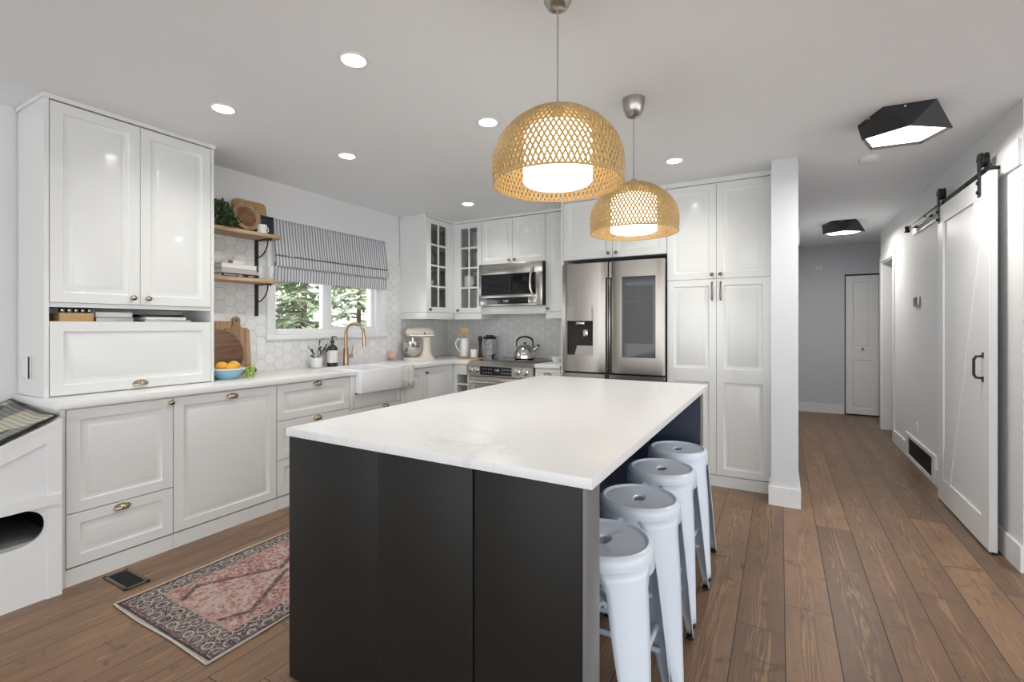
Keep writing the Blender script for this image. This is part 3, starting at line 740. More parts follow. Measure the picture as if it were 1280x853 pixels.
# apron sink
s = MB(); sx0, sx1, sy0, sy1, sz0, sz1 = -3.452, -2.968, 2.756, 3.234, .722, .917
bm = bmesh.new(); bmesh.ops.create_cube(bm, size=1)
for v in bm.verts: v.co = Vector(((sx0 + sx1) / 2 + v.co.x * (sx1 - sx0), (sy0 + sy1) / 2 + v.co.y * (sy1 - sy0), (sz0 + sz1) / 2 + v.co.z * (sz1 - sz0)))
topf = max(bm.faces, key=lambda f: f.calc_center_median().z)
bmesh.ops.inset_region(bm, faces=[topf], thickness=.024)
r = bmesh.ops.extrude_face_region(bm, geom=[topf])
for v in [g for g in r['geom'] if isinstance(g, bmesh.types.BMVert)]: v.co.z -= .165
bmesh.ops.delete(bm, geom=[topf], context='FACES_ONLY')
bmesh.ops.bevel(bm, geom=list(bm.edges), offset=.009, segments=3, affect='EDGES', profile=.5)
s.addbm(bm); t = thing('apron_sink', 'white farmhouse apron sink set below the window', 'sink', (-3.21, 2.995, .722))
s.build('basin', M['sink'], t)
MB().lathe([(0, .004), (.03, .004), (.038, .002), (.04, 0), (0, -.002)], 24, lambda a, b, c: (-3.24 + a, 2.995 + b, .757 + c)).build('drain', M['steel2'], t)

# faucet
fx, fy = -3.525, 3.09
t = thing('kitchen_faucet', 'brushed bronze gooseneck faucet behind the apron sink', 'faucet', (fx, fy, .912))
MB().lathe([(0, 0), (.030, 0), (.030, .006), (.025, .010), (.024, .155), (.019, .165), (0, .165)], 24, lambda a, b, c: (fx + a, fy + b, .912 + c)).build('body', M['bronze'], t)
dx, dy = math.cos(math.radians(10)), math.sin(math.radians(10)); RR = .098
path = [(fx, fy, 1.07), (fx, fy, 1.21)] + [(fx + dx * RR * (1 - math.cos(a)), fy + dy * RR * (1 - math.cos(a)), 1.21 + RR * math.sin(a)) for a in [PI * i / 14 for i in range(1, 14)]] + [(fx + dx * RR * 2.02, fy + dy * RR * 2.02, 1.20), (fx + dx * RR * 2.05, fy + dy * RR * 2.05, 1.175)]
sp = MB().tube(path, .0145, 14).build('spout', M['bronze'], t)
q = path[-1]; MB().tube([q, (q[0] + .006, q[1], q[2] - .085)], [.017, .0185], 16).build('spray_head', M['bronze'], sp)
lv = MB(); lv.tube([(fx + .02, fy + .012, 1.00), (fx + .055, fy + .030, 1.00)], .017, 16); lv.tube([(fx + .048, fy + .026, 1.01), (fx + .058, fy + .034, 1.10)], [.006, .004], 8)
lv.build('lever', M['bronze'], t)

# soap bottle
bxp, byp = -3.535, 2.945
t = thing('soap_bottle', 'dark amber pump soap bottle with a white label beside the faucet', 'bottle', (bxp, byp, .912))
I = lambda X, Y, Z: (lambda a, b, c: (X + a, Y + b, Z + c))
MB().lathe([(0, 0), (.044, 0), (.048, .005), (.048, .150), (.044, .172), (.030, .190), (.015, .200), (.015, .214), (0, .214)], 28, I(bxp, byp, .912)).build('glass_body', M['amber'], t)
MB().lathe([(.0487, .036), (.0487, .146)], 28, I(bxp, byp, .912), a0=-1.9, a1=1.5).build('paper_label', M['paper'], t)
pm = MB().lathe([(0, .214), (.018, .214), (.018, .235), (.008, .238), (.006, .238), (.006, .262), (.011, .264), (.011, .272), (0, .273)], 18, I(bxp, byp, .912))
pm.tube([(bxp, byp, 1.180), (bxp + .03, byp + .012, 1.180), (bxp + .042, byp + .016, 1.172)], .0055, 8)
pm.build('pump', M['blackp'], t)

# small pot with dusky leaves
px_, py_ = -3.535, 2.775
t = thing('plant_pot', 'small white pot with a sprawling dark leaved sprig left of the soap bottle', 'plant', (px_, py_, .912))
MB().lathe([(0, 0), (.040, 0), (.048, .01), (.050, .085), (.045, .09), (.042, .085), (.040, .07), (0, .07)], 24, I(px_, py_, .912)).build('pot', M['white'], t)
rnd = random.Random(3); lf = MB(); st = MB()
def leaf(mb, p, d, L, W, n=None):
    d = Vector(d).normalized(); n = Vector(n if n else (rnd.uniform(-.5, .5), rnd.uniform(-.5, .5), 1)); sd_ = d.cross(n)
    if sd_.length < 1e-4: sd_ = d.orthogonal()
    sd_ = sd_.normalized(); up = sd_.cross(d).normalized(); p = Vector(p)
    vs = [p, p + d * L * .3 + sd_ * W * .42 + up * L * .05, p + d * L * .65 + sd_ * W * .4 + up * L * .06, p + d * L, p + d * L * .65 - sd_ * W * .4 + up * L * .06, p + d * L * .3 - sd_ * W * .42 + up * L * .05, p + d * L * .3 - up * L * .02, p + d * L * .65 - up * L * .015]
    mb.add(vs, [(0, 1, 6), (1, 2, 7, 6), (2, 3, 7), (3, 4, 7), (4, 5, 6, 7), (5, 0, 6)])
for (dx_, dy_, dz_, L) in [(.3, -.5, .15, .10), (.2, .35, .55, .13), (.1, .15, .9, .17), (.3, .6, .5, .15), (.1, -.5, .6, .12), (.4, .2, .5, .11)]:
    d = Vector((dx_, dy_, dz_)).normalized(); b0 = Vector((px_, py_, .985)); st.tube([b0, b0 + d * L * .5 + Vector((0, 0, .01)), b0 + d * L], .0022, 6)
    for k in range(4):
        p = b0 + d * L * (.45 + .18 * k); leaf(lf, p, d + Vector((rnd.uniform(-.9, .9), rnd.uniform(-.9, .9), rnd.uniform(-.2, .7))), rnd.uniform(.035, .055), .022)
so = st.build('stem', M['bark'], t); lf.build('leaves', M['leaf2'], t, smooth=0)

# pink scrubber in a glass cup
t = thing('scrubber_cup', 'round pink scrubber in a clear glass dish right of the sink', 'scrubber', (-3.545, 3.735, .912))
MB().sphere((-3.545, 3.72, .968), .046, 20, 12, (1, 1, .92)).build('scrubber', M['pink'], t)
MB().lathe([(0, 0), (.050, 0), (.054, .01), (.056, .075), (.053, .075), (.050, .012), (0, .008)], 28, I(-3.545, 3.735, .912)).build('glass_dish', M['tumbler'], t)

# towel over the worktop edge by the sink
tv, tf = [], []; N = 14
prof = [(-3.24, .9165), (-3.12, .9165), (-3.02, .917), (-3.004, .914), (-2.998, .90), (-2.992, .85), (-2.988, .78), (-2.986, .708)]
for i, (x, z) in enumerate(prof):
    for j in range(N + 1):
        y = 3.205 + .185 * j / N; k = max(0, i - 3) / 4
        tv.append((x + k * .006 * math.sin(j * 1.3) + .006 * k, max(3.2, y + k * .006 * math.sin(j * .7)), z + (.0 if i < 4 else .004 * math.sin(j * .5))))
for i in range(len(prof) - 1):
    for j in range(N): q = i * (N + 1) + j; tf.append((q, q + 1, q + N + 2, q + N + 1))
o = MB().add([(x + .0, y + .036, z + .0015) for x, y, z in tv], tf).build('tea_towel', M['towel'], None, (-3.1, 3.3, .912))
solid(o, .004, 0); tag(o, 'white speckled tea towel hanging over the worktop edge by the sink', 'towel')
# ================================================================ TALL HUTCH ON THE WORKTOP
HX = -3.24; hc = HX - DT; hy0, hy1 = .925, 1.752; DTOP = 2.434
t = thing('hutch_cabinet', 'tall white hutch cabinet with two doors, an open slot and a lift-up door', 'cabinet', (-3.43, 1.34, .912))
b = MB(); xb = -3.610
b.box(xb, hc, hy0 + .018, hy1 - .018, 1.415, 2.44); b.box(xb, HX, hy0, hy0 + .018, .913, CEIL - .004); b.box(xb, HX, hy1 - .018, hy1, .913, CEIL - .004)
b.box(xb, hc + .01, hy0 + .018, hy1 - .018, 1.378, 1.392); b.box(xb, HX - .006, hy0 + .018, hy1 - .018, 1.283, 1.297)
b.box(xb, xb + .01, hy0 + .018, hy1 - .018, 1.297, 1.378); b.box(xb, hc, hy0 + .018, hy1 - .018, .913, 1.283)
b.box(xb, hc + .012, hy0 + .018, hy1 - .018, 1.392, 1.40)
b.build('carcass', M['cab'], t)
b = MB(); b.box(xb, HX + .008, hy0 - .008, hy1 + .008, DTOP + .006, CEIL - .001); b.build('top_trim', M['cab'], t)
bx(hc + .001, hc + .004, hy0 + .018, hy1 - .018, 1.40, 2.44).build('door_shadow_gap', M['gap'], t)
dw = (hy1 - hy0 - .036 - .009) / 2
add_door(t, 'door', ML(hc + .004, hy0 + .021, 1.402), dw, DTOP - 1.402, knob=(dw - .036, .038), t=.016)
add_door(t, 'door', ML(hc + .004, hy0 + .024 + dw, 1.402), dw, DTOP - 1.402, knob=(.036, .038), t=.016)
add_door(t, 'lift_up_door', ML(hc + .002, hy0 + .021, .920), hy1 - hy0 - .042, .383, cup=((hy1 - hy0) / 2 - .02, .022), t=.020)
# outlet plate on the hutch side
oc = MB(); oc.box(-3.53, -3.405, .917, .9245, 1.00, 1.115, .002)
ot = thing('side_outlet', 'white outlet plate with a dark slot on the side of the hutch', 'outlet', (-3.47, .921, 1.06))
oc.build('plate', M['trim'], ot); bx(-3.422, -3.410, .9135, .9175, 1.003, 1.118).build('slot', M['gap'], ot)

# things in the slot (floor of the slot at 1.297)
zs = 1.2975
t = thing('knife_block', 'low bamboo knife block with black handled knives in the hutch slot', 'knife block', (-3.33, 1.06, zs))
MB().box(-3.43, -3.262, .990, 1.132, zs, zs + .052, .003).build('block', M['bamboo'], t)
for i in range(5):
    y = 1.003 + i * .028
    k = MB().box(-3.30, -3.272, y - .007, y + .007, zs + .050, zs + .078, .003); k.build('knife_handle', M['blackp'], t)
    bx(-3.296, -3.2705, y - .0045, y + .0045, zs + .060, zs + .068).build('rivet_band', M['steel2'], t)
def slab(y0, y1, x0, x1, z0, z1, mat, label, tilt=0):
    o = MB().box(x0, x1, y0, y1, z0, z1, .004).build('notebook', M[mat], None, ((x0 + x1) / 2, (y0 + y1) / 2, z0))
    tag(o, label, 'notebook', 'flat grey notebooks in the hutch slot'); return o
slab(1.15, 1.325, -3.52, -3.285, zs, zs + .030, 'greyplastic', 'lower thick grey notebook right next to the knife block')
slab(1.15, 1.322, -3.52, -3.290, zs + .031, zs + .060, 'paper', 'pale notebook lying on the grey one beside the knife block')
slab(1.375, 1.63, -3.52, -3.272, zs, zs + .018, 'greyplastic', 'bottom grey notebook of the right stack in the hutch slot')
slab(1.382, 1.605, -3.52, -3.280, zs + .019, zs + .036, 'paper', 'pale notebook in the middle of the right stack in the hutch slot')
slab(1.365, 1.60, -3.54, -3.30, zs + .037, zs + .050, 'blackp', 'thin black notebook topmost of the right stack in the hutch slot')

# ================================================================ PET LITTER CABINET
t = thing('litter_cabinet', 'white wooden pet litter cabinet with a sloping top and an oval opening', 'pet furniture', (-3.3, .56, 0))
LX = -2.990; ly0, ly1 = .10, .916
zt_ = lambda y: .826 - (ly1 - y) * .45
fp = MB(); mp = lambda u, n, w: (LX - .018 + n, u, w)
# front sheet with an oval cut-out
hc_y, hc_z, ha, hb_ = .735, .355, .122, .085
ring = []; outer = []
NN = 48
for i in range(NN):
    a = 2 * PI * i / NN; sx = math.copysign(abs(math.cos(a)) ** .85, math.cos(a)); sz = math.copysign(abs(math.sin(a)) ** .85, math.sin(a))
    ring.append((hc_y + ha * sx, hc_z + hb_ * sz))
def hit(a):
    c_, s_ = math.cos(a), math.sin(a); best = 9
    if c_ > 1e-9: best = min(best, (ly1 - hc_y) / c_)
    if c_ < -1e-9: best = min(best, (ly0 - hc_y) / c_)
    if s_ < -1e-9: best = min(best, (0.0 - hc_z) / s_)
    den = s_ - .45 * c_
    tt = (zt_(hc_y) - hc_z) / den if den > 1e-9 else 9
    if tt > 0: best = min(best, tt)
    return (hc_y + best * c_, hc_z + best * s_)
angs = [math.atan2(w - hc_z, u - hc_y) for u, w in ring]
outer = [hit(a) for a in angs]
for cu, cw in ((ly1, 0), (ly0, 0), (ly1, zt_(ly1)), (ly0, zt_(ly0))):
    j = min(range(NN), key=lambda i: abs(math.atan2(math.sin(angs[i] - math.atan2(cw - hc_z, cu - hc_y)), math.cos(angs[i] - math.atan2(cw - hc_z, cu - hc_y))))); outer[j] = (cu, cw)
vs = []; 
for n in (0, .014):
    vs += [mp(u, n, w) for u, w in ring] + [mp(u, n, w) for u, w in outer]
fs = []
for i in range(NN):
    j = (i + 1) % NN
    fs += [(i, j, NN + j, NN + i), (2 * NN + i, 2 * NN + j, 3 * NN + j, 3 * NN + i), (i, j, 2 * NN + j, 2 * NN + i), (NN + i, NN + j, 3 * NN + j, 3 * NN + i)]
fp.add(vs, fs); fp.build('front_panel', M['trim'], t)
st_ = MB(); n1 = .0135; n2 = .024
st_.prism([(.862, 0), (ly1, 0), (ly1, zt_(ly1)), (.862, zt_(.862))], mp, n1, n2); st_.build('stile', M['trim'], t); st_ = MB()
st_.prism([(ly0, 0), (ly0 + .06, 0), (ly0 + .06, zt_(ly0 + .06)), (ly0, zt_(ly0))], mp, n1, n2); st_.build('stile', M['trim'], t)
rl = MB(); rl.prism([(ly0 + .06, zt_(ly0 + .06) - .072), (.862, zt_(.862) - .072), (.862, zt_(.862)), (ly0 + .06, zt_(ly0 + .06))], mp, n1, n2); rl.build('rail', M['trim'], t); rl = MB()
rl.prism([(ly0 + .02, .438), (ly1 - .004, .438), (ly1 - .004, .484), (ly0 + .02, .484)], mp, n2 - .002, n2 + .010); rl.build('rail', M['trim'], t)
bo = MB(); bo.box(-3.602, -3.585, ly0, ly1, 0, zt_(ly0)); bo.prism([(ly1 - .016, 0), (ly1, 0), (ly1, zt_(ly1)), (ly1 - .016, zt_(ly1 - .016))], lambda u, n, w: (-3.60 + n, u, w), 0, .592)
bo.prism([(ly0, 0), (ly0 + .016, 0), (ly0 + .016, zt_(ly0 + .016)), (ly0, zt_(ly0))], lambda u, n, w: (-3.60 + n, u, w), 0, .592)
bo.box(-3.602, LX - .02, ly0, ly1, 0, .012); bo.build('carcass', M['char'], t)  # charcoal here puts the shade inside the opening into the carcass colour
top = MB(); top.prism([(ly0 - .01, zt_(ly0 - .01)), (ly1, zt_(ly1)), (ly1, zt_(ly1) + .016), (ly0 - .01, zt_(ly0 - .01) + .016)], lambda u, n, w: (-3.605 + n, u, w), 0, .625); top.build('sloping_top', M['trim'], t)
bx(-3.45, LX - .022, .45, .90, .014, .285, .004).build('litter_tray', M['greyplastic'], t)
# woven rag mat on the sloping top
mb = MB(); NU, NVv = 26, 22; x0_, x1_ = -3.60, -2.988; vs = []; fs = []
for i in range(NU + 1):
    for j in range(NVv + 1):
        u = ly0 + .0 + (ly1 - .022 - ly0) * i / NU; x = x0_ + (x1_ - x0_) * j / NVv
        edge = 1 if (j == 0 or j == NVv or i == NU) else 0
        z = zt_(u) + .033 + .002 * math.sin(u * 70) + .003 * math.sin(x * 21 + u * 9) + max(0, (x - x0_ - .30) * -1) * .10
        vs.append((x, u, z))
for i in range(NU):
    for j in range(NVv): q = i * (NVv + 1) + j; fs.append((q, q + 1, q + NVv + 2, q + NVv + 1))
t = thing('rag_mat', 'grey and cream woven rag mat on the sloping litter cabinet top', 'mat', (-3.3, .5, .64))
o = mb.add(vs, fs).build('weave', M['rag'], t); solid(o, .012, 0)
ed = MB(); ed.tube([vs[i * (NVv + 1) + NVv] for i in range(NU + 1)], .0075, 6); ed.tube([vs[NU * (NVv + 1) + j] for j in range(NVv + 1)], .0075, 6); ed.tube([vs[i * (NVv + 1)] for i in range(NU + 1)], .0075, 6)
ed.build('binding', M['blackp'], t)

# ================================================================ WALL SHELVES
def shelf(z, label):
    t = thing('wall_shelf', label, 'shelf', (-3.5, 2.05, z - .03), 'pine wall shelves beside the window')
    MB().box(LW + .0085, -3.390, 1.763, 2.345, z - .026, z, .003).build('board', M['shelfwood'], t)
    b = MB(); y = 2.275
    b.box(LW + .0085, LW + .016, y - .014, y + .014, z - .275, z - .026); b.box(LW + .0085, -3.425, y - .013, y + .013, z - .033, z - .026)
    b.tube([(LW + .014, y, z - .165)] + [(LW + .014 + .145 * math.sin(a), y, z - .033 - .132 * math.cos(a)) for a in [PI / 2 * i / 10 for i in range(1, 11)]], .005, 8)
    b.tube([(-3.432, y, z - .026), (-3.432, y, z - .045)], .006, 8)
    b.build('bracket', M['black'], t); return t
ZU, ZL = 1.981, 1.632
shelf(ZU, 'upper pine wall shelf with plant and wooden plates, beside the window')
shelf(ZL, 'lower pine wall shelf with books and tumblers, beside the window')

# upper shelf
t = thing('trailing_plant', 'bushy dark green trailing plant at the hutch end of the upper shelf', 'plant', (-3.49, 1.93, ZU))
MB().lathe([(0, 0), (.035, 0), (.045, .06), (.048, .06), (.048, .07), (.040, .07), (.038, .06), (0, .06)], 20, I(-3.52, 1.90, ZU)).build('pot', M['pewter'], t)
rnd = random.Random(11); lf = MB(); stm = MB()
for i in range(620):
    a = rnd.uniform(0, 2 * PI); ph = rnd.uniform(-.7, 1.45); r = rnd.uniform(.55, 1.0)
    d = Vector((math.cos(a) * math.cos(ph), math.sin(a) * math.cos(ph), math.sin(ph)))
    p = Vector((-3.488, 1.918, ZU + .058)) + Vector((d.x * .090, d.y * .112, d.z * .115)) * r
    p.z = max(p.z, ZU + .018); p.y = min(p.y, 1.965)
    leaf(lf, p, d + Vector((rnd.uniform(-.8, .8), rnd.uniform(-.8, .8), rnd.uniform(-.7, .5))), rnd.uniform(.032, .055), rnd.uniform(.020, .032))
for i in range(90):
    p = Vector((rnd.uniform(-3.425, -3.402), rnd.uniform(1.88, 2.03), ZU + rnd.uniform(.010, .085) * (1.0 if rnd.random() < .6 else .5)))
    leaf(lf, p, Vector((rnd.uniform(.1, .5), rnd.uniform(-.8, .5), rnd.uniform(-.2, .6))), rnd.uniform(.028, .046), rnd.uniform(.018, .028))
for i in range(9):
    a = rnd.uniform(0, 2 * PI); b0 = Vector((-3.49, 1.93, ZU + .08)); stm.tube([b0, b0 + Vector((.05 * math.cos(a), .06 * math.sin(a), .07)), b0 + Vector((.075 * math.cos(a), .09 * math.sin(a), .03))], .002, 5)
stm.build('stems', M['bark'], t); lf.build('leaves', M['leaf'], t, smooth=0)
def lean(cx, cy, z0, ang):       # local (u along y, n out from wall, w up) leaning back against the wall
    ca, sa = math.cos(ang), math.sin(ang)
    return lambda u, n, w: (cx + n * ca - w * sa, cy + u, z0 + w * ca + n * sa)
def rrect(w, h, r, n=5):
    pts = []
    for cx_, cy_, a0 in ((w / 2 - r, h - r, 0), (-w / 2 + r, h - r, PI / 2), (-w / 2 + r, r, PI), (w / 2 - r, r, 1.5 * PI)):
        for i in range(n + 1): a = a0 + PI / 2 * i / n; pts.append((cx_ + r * math.cos(a), cy_ + r * math.sin(a)))
    return pts
o = MB().prism(rrect(.262, .268, .035), lean(-3.562, 2.205, ZU + .002, .14), 0, .016).build('cutting_board', M['bamboo'], None, (-3.57, 2.205, ZU))
tag(o, 'rounded bamboo cutting board leaning at the back of the upper shelf', 'cutting board')
mpx = lean(-3.495, 2.11, ZU + .114, .20)
t = thing('wooden_plate', 'round turned wooden plate propped against the bamboo board', 'plate', (-3.505, 2.11, ZU))
MB().lathe([(0, .002), (.030, .004), (.052, .002), (.078, .014), (.074, .026), (.050, .012), (.034, .012), (.030, .016), (.012, .016), (0, .013)], 40, lambda x, y, z: mpx(x, z, y)).build('plate_well', M['turned'], t)
MB().lathe([(.0785, .0142), (.108, .028), (.110, .032), (.104, .036), (.090, .0335), (.086, .031), (.0745, .0262)], 40, lambda x, y, z: mpx(x, z, y)).build('plate_rim', M['acacia'], t)
t = thing('navy_tin', 'square navy tin canister on the upper shelf behind the white mug', 'canister', (-3.50, 2.268, ZU))
MB().box(-3.535, -3.465, 2.215, 2.325, ZU, ZU + .132, .006).build('tin_body', M['navytin'], t)
MB().box(-3.537, -3.463, 2.213, 2.327, ZU + .133, ZU + .150, .005).build('lid', M['navytin'], t)
t = thing('mug', 'small white mug at the front of the upper shelf', 'mug', (-3.43, 2.205, ZU))
MB().lathe([(0, 0), (.028, 0), (.032, .004), (.036, .066), (.034, .067), (.030, .008), (0, .006)], 28, I(-3.43, 2.205, ZU)).build('cup_body', M['white'], t)
MB().tube([(-3.43, 2.205 + .033 + .020 * math.sin(a), ZU + .036 - .021 * math.cos(a)) for a in [PI * i / 10 for i in range(11)]], .0042, 8).build('mug_handle', M['white'], t)

# lower shelf: three books, white dish, two tumblers
def book(y0, y1, x0, x1, z0, z1, cover, label):
    t = thing('book', label, 'book', ((x0 + x1) / 2, (y0 + y1) / 2, z0), 'books lying on the lower shelf')
    c = .003; b = MB(); b.box(x0, x1, y0, y1, z0, z0 + c); b.box(x0, x1, y0, y1, z1 - c, z1); b.box(x1 - c, x1, y0, y1, z0 + c, z1 - c); b.build('cover', M[cover], t)
    bx(x0 + .004, x1 - c, y0 + .004, y1 - .004, z0 + c, z1 - c).build('pages', M['paper'], t); return t
bk = book(1.895, 2.168, -3.605, -3.410, ZL, ZL + .026, 'darkbook', 'black cookbook with white spine lettering, bottom of the shelf stack')
book(1.90, 2.155, -3.60, -3.415, ZL + .0262, ZL + .062, 'greybook', 'warm grey book in the middle of the shelf stack')
book(1.897, 2.150, -3.60, -3.412, ZL + .0622, ZL + .092, 'paper', 'white book on top of the shelf stack')
def text(body, size, map, name, mat, parent, ext=.0006):
    cu = bpy.data.curves.new(name, 'FONT'); cu.body = body; cu.size = size; cu.extrude = ext
    tmp = bpy.data.objects.new(name, cu); COL.objects.link(tmp)
    dg = bpy.context.evaluated_depsgraph_get(); me = bpy.data.meshes.new_from_object(tmp.evaluated_get(dg))
    mb = MB().add([map(v.co.x, v.co.z, v.co.y) for v in me.vertices], [list(p.vertices) for p in me.polygons])
    bpy.data.objects.remove(tmp); bpy.data.meshes.remove(me); bpy.data.curves.remove(cu)
    return mb.build(name, M[mat], parent, smooth=0)
text('MAGNOLIA TABLE', .0165, ML(-3.4098, 1.912, ZL + .007), 'spine_lettering', 'ltext', bk)
text('GAINES', .013, ML(-3.4098, 2.088, ZL + .008), 'spine_lettering', 'ltext', bk)
t = thing('butter_dish', 'low white lidded dish with a wooden knob on top of the books', 'dish', (-3.50, 2.03, ZL + .0922))
MB().lathe([(0, 0), (.060, 0), (.070, .012), (.072, .03), (.066, .030), (.060, .012), (0, .008)], 30, I(-3.50, 2.03, ZL + .0922), sx=.9, sy=1.2).build('dish_base', M['white'], t)
MB().lathe([(.070, .031), (.066, .036), (.04, .046), (.012, .050), (0, .051)], 30, I(-3.50, 2.03, ZL + .0922), sx=.9, sy=1.2).build('lid', M['cream'], t)
MB().sphere((-3.50, 2.03, ZL + .152), .010, 14, 8).build('knob', M['cream'], t)
MB().sphere((-3.44, 1.975, ZL + .113), .016, 14, 8, (1, 1.2, .8)).build('wooden_grip', M['acacia'], t)
def tumbler(x, y, z, r, h, label, group):
    o = MB().lathe([(0, 0), (r * .86, 0), (r * .9, .003), (r, h), (r - .002, h), (r * .87, .008), (0, .008)], 24, I(x, y, z)).build('tumbler', M['tumbler'], None, (x, y, z))
    return tag(o, label, 'glass', group)
GT = 'clear tumblers at the end of the lower shelf'
tumbler(-3.46, 2.215, ZL, .033, .105, 'clear glass tumbler next to the shelf books', GT); tumbler(-3.435, 2.293, ZL, .034, .105, 'clear glass tumbler at the very end of the lower shelf', GT)

# ================================================================ THINGS ON THE WORKTOP BELOW THE SHELVES
ZC = .912
o = MB().prism(rrect(.308, .40, .02), lean(-3.576, 1.912, ZC + .003, .068), 0, .018).build('cutting_board', M['acacia'], None, (-3.57, 1.912, ZC))
tag(o, 'large rectangular acacia board leaning at the back beside the hutch', 'cutting board')
mpx = lean(-3.508, 1.932, ZC + .171, .17)
o = MB().lathe([(0, 0), (.164, 0), (.170, .004), (.170, .014), (.164, .018), (0, .018)], 48, lambda x, y, z: mpx(x, z, y)).build('cutting_board', M['walnut'], None, (-3.52, 1.895, ZC))
tag(o, 'round dark walnut board leaning behind the fruit bowl', 'cutting board')
def paddle(w, h, hw, hl_, hole):
    pts = [(w / 2, .012), (w / 2, h - .02), (w / 2 - .012, h)]
    pts += [(hw + .006, h + .006), (hw * .8, h + .03), (hw, h + hl_ - .025)]
    pts += [(hw * math.cos(a), h + hl_ - .025 + .030 * math.sin(a)) for a in [PI * i / 8 for i in range(1, 8)]]
    pts += [(-hw, h + hl_ - .025), (-hw * .8, h + .03), (-hw - .006, h + .006), (-w / 2 + .012, h), (-w / 2, h - .02), (-w / 2, .012), (-w / 2 + .012, 0), (w / 2 - .012, 0)]
    return pts
mpx = lean(-3.548, 2.092, ZC + .004, .085)
t = thing('paddle_board', 'paddle shaped wooden board with a holed handle leaning on the tiled wall', 'cutting board', (-3.55, 2.125, ZC))
MB().prism(paddle(.190, .345, .030, .085, True), mpx, 0, .017).build('board', M['acacia'], t)
MB().lathe([(0, .0165), (.008, .0165), (.008, .0178), (0, .0178)], 14, lambda x, y, z: mpx(x, z, .405 + y)).build('handle_hole', M['gap'], t)
mpx = lean(-3.575, 2.155, ZC + .022, .03)
t = thing('paddle_board', 'wooden board with its holed round handle end resting on the worktop', 'cutting board', (-3.56, 2.19, ZC))
hp = [(-.07, .05), (-.02, .16), (.03, .06), (.058, .025)] + [(.070 + .022 * math.cos(a), .003 + .022 * math.sin(a)) for a in [PI * .35 - PI * 1.35 * i / 9 for i in range(10)]] + [(.03, .0), (-.06, -.01)]
MB().prism(hp, mpx, 0, .015).build('board', M['walnut'], t)
MB().lathe([(0, .0145), (.006, .0145), (.006, .0158), (0, .0158)], 14, lambda x, y, z: mpx(.072 + x, z, .003 + y)).build('handle_hole', M['gap'], t)
bxx, byy = -3.325, 1.884
t = thing('fruit_bowl', 'pale blue ceramic fruit bowl on the worktop beside the hutch', 'bowl', (bxx, byy, ZC))
MB().lathe([(0, 0), (.056, 0), (.060, .006), (.088, .034), (.112, .068), (.115, .072), (.111, .075), (.083, .042), (.050, .014), (0, .012)], 40, I(bxx, byy, ZC)).build('bowl_body', M['bluebowl'], t)
MB().lathe([(.1140, .068), (.1175, .073), (.1125, .077), (.108, .072)], 40, I(bxx, byy, ZC)).build('rim', M['white'], t)
def lemon(x, y, z, label, rz):
    t = thing('lemon', label, 'lemon', (x, y, z), 'lemons in the blue bowl')
    R = Matrix.Rotation(rz, 3, 'Z'); mb = MB().sphere((x, y, z + .030), .033, 20, 14, (1.22, 1, .95), R)
    d = R @ Vector((1, 0, 0)); mb.sphere((x + d.x * .039, y + d.y * .039, z + .030), .010, 10, 8); mb.build('fruit_body', M['lemon'], t)
    MB().sphere((x - d.x * .040, y - d.y * .040, z + .030), .005, 8, 6).build('stem_end', M['grape'], t)
lemon(bxx + .022, byy - .048, ZC + .062, 'yellow lemon in the blue bowl nearest the hutch', .9); lemon(bxx + .012, byy + .040, ZC + .062, 'yellow lemon in the blue bowl beside the greenery', .5); lemon(bxx - .055, byy - .005, ZC + .055, 'yellow lemon sunk at the back of the blue bowl', 1.6)
lemon(bxx + .055, byy - .002, ZC + .050, 'yellow lemon low at the front of the blue bowl', 1.2)
rnd = random.Random(5); g = MB()
for i in range(46):
    a = rnd.uniform(0, 2 * PI); r = .030 * math.sqrt(rnd.random()); z = rnd.random()
    g.sphere((bxx + .055 + r * math.cos(a) * 1.1, byy + .128 + r * math.sin(a) * (1.1 - .4 * z) - .02 * (1 - z) + .01, ZC + .010 + .072 * z), .0085, 10, 7)
t = thing('grapes', 'bunch of small green grapes hanging over the rim of the blue bowl', 'grapes', (bxx + .05, byy + .128, ZC))
g.build('berries', M['grape'], t); MB().tube([(bxx + .05, byy + .10, ZC + .095), (bxx + .055, byy + .125, ZC + .090), (bxx + .055, byy + .130, ZC + .03)], .0025, 6).build('stalk', M['bark'], t)
# outlet on tile below the shelves
t = thing('wall_outlet', 'white outlet on the hexagon tile right of the paddle board', 'outlet', (LW + .012, 2.31, 1.10))
MB().box(LW + .0082, LW + .013, 2.275, 2.345, 1.045, 1.16, .002).build('plate', M['trim'], t)
for z in (1.08, 1.125): bx(LW + .0128, LW + .0145, 2.295, 2.325, z - .014, z + .014).build('socket', M['paper'], t)

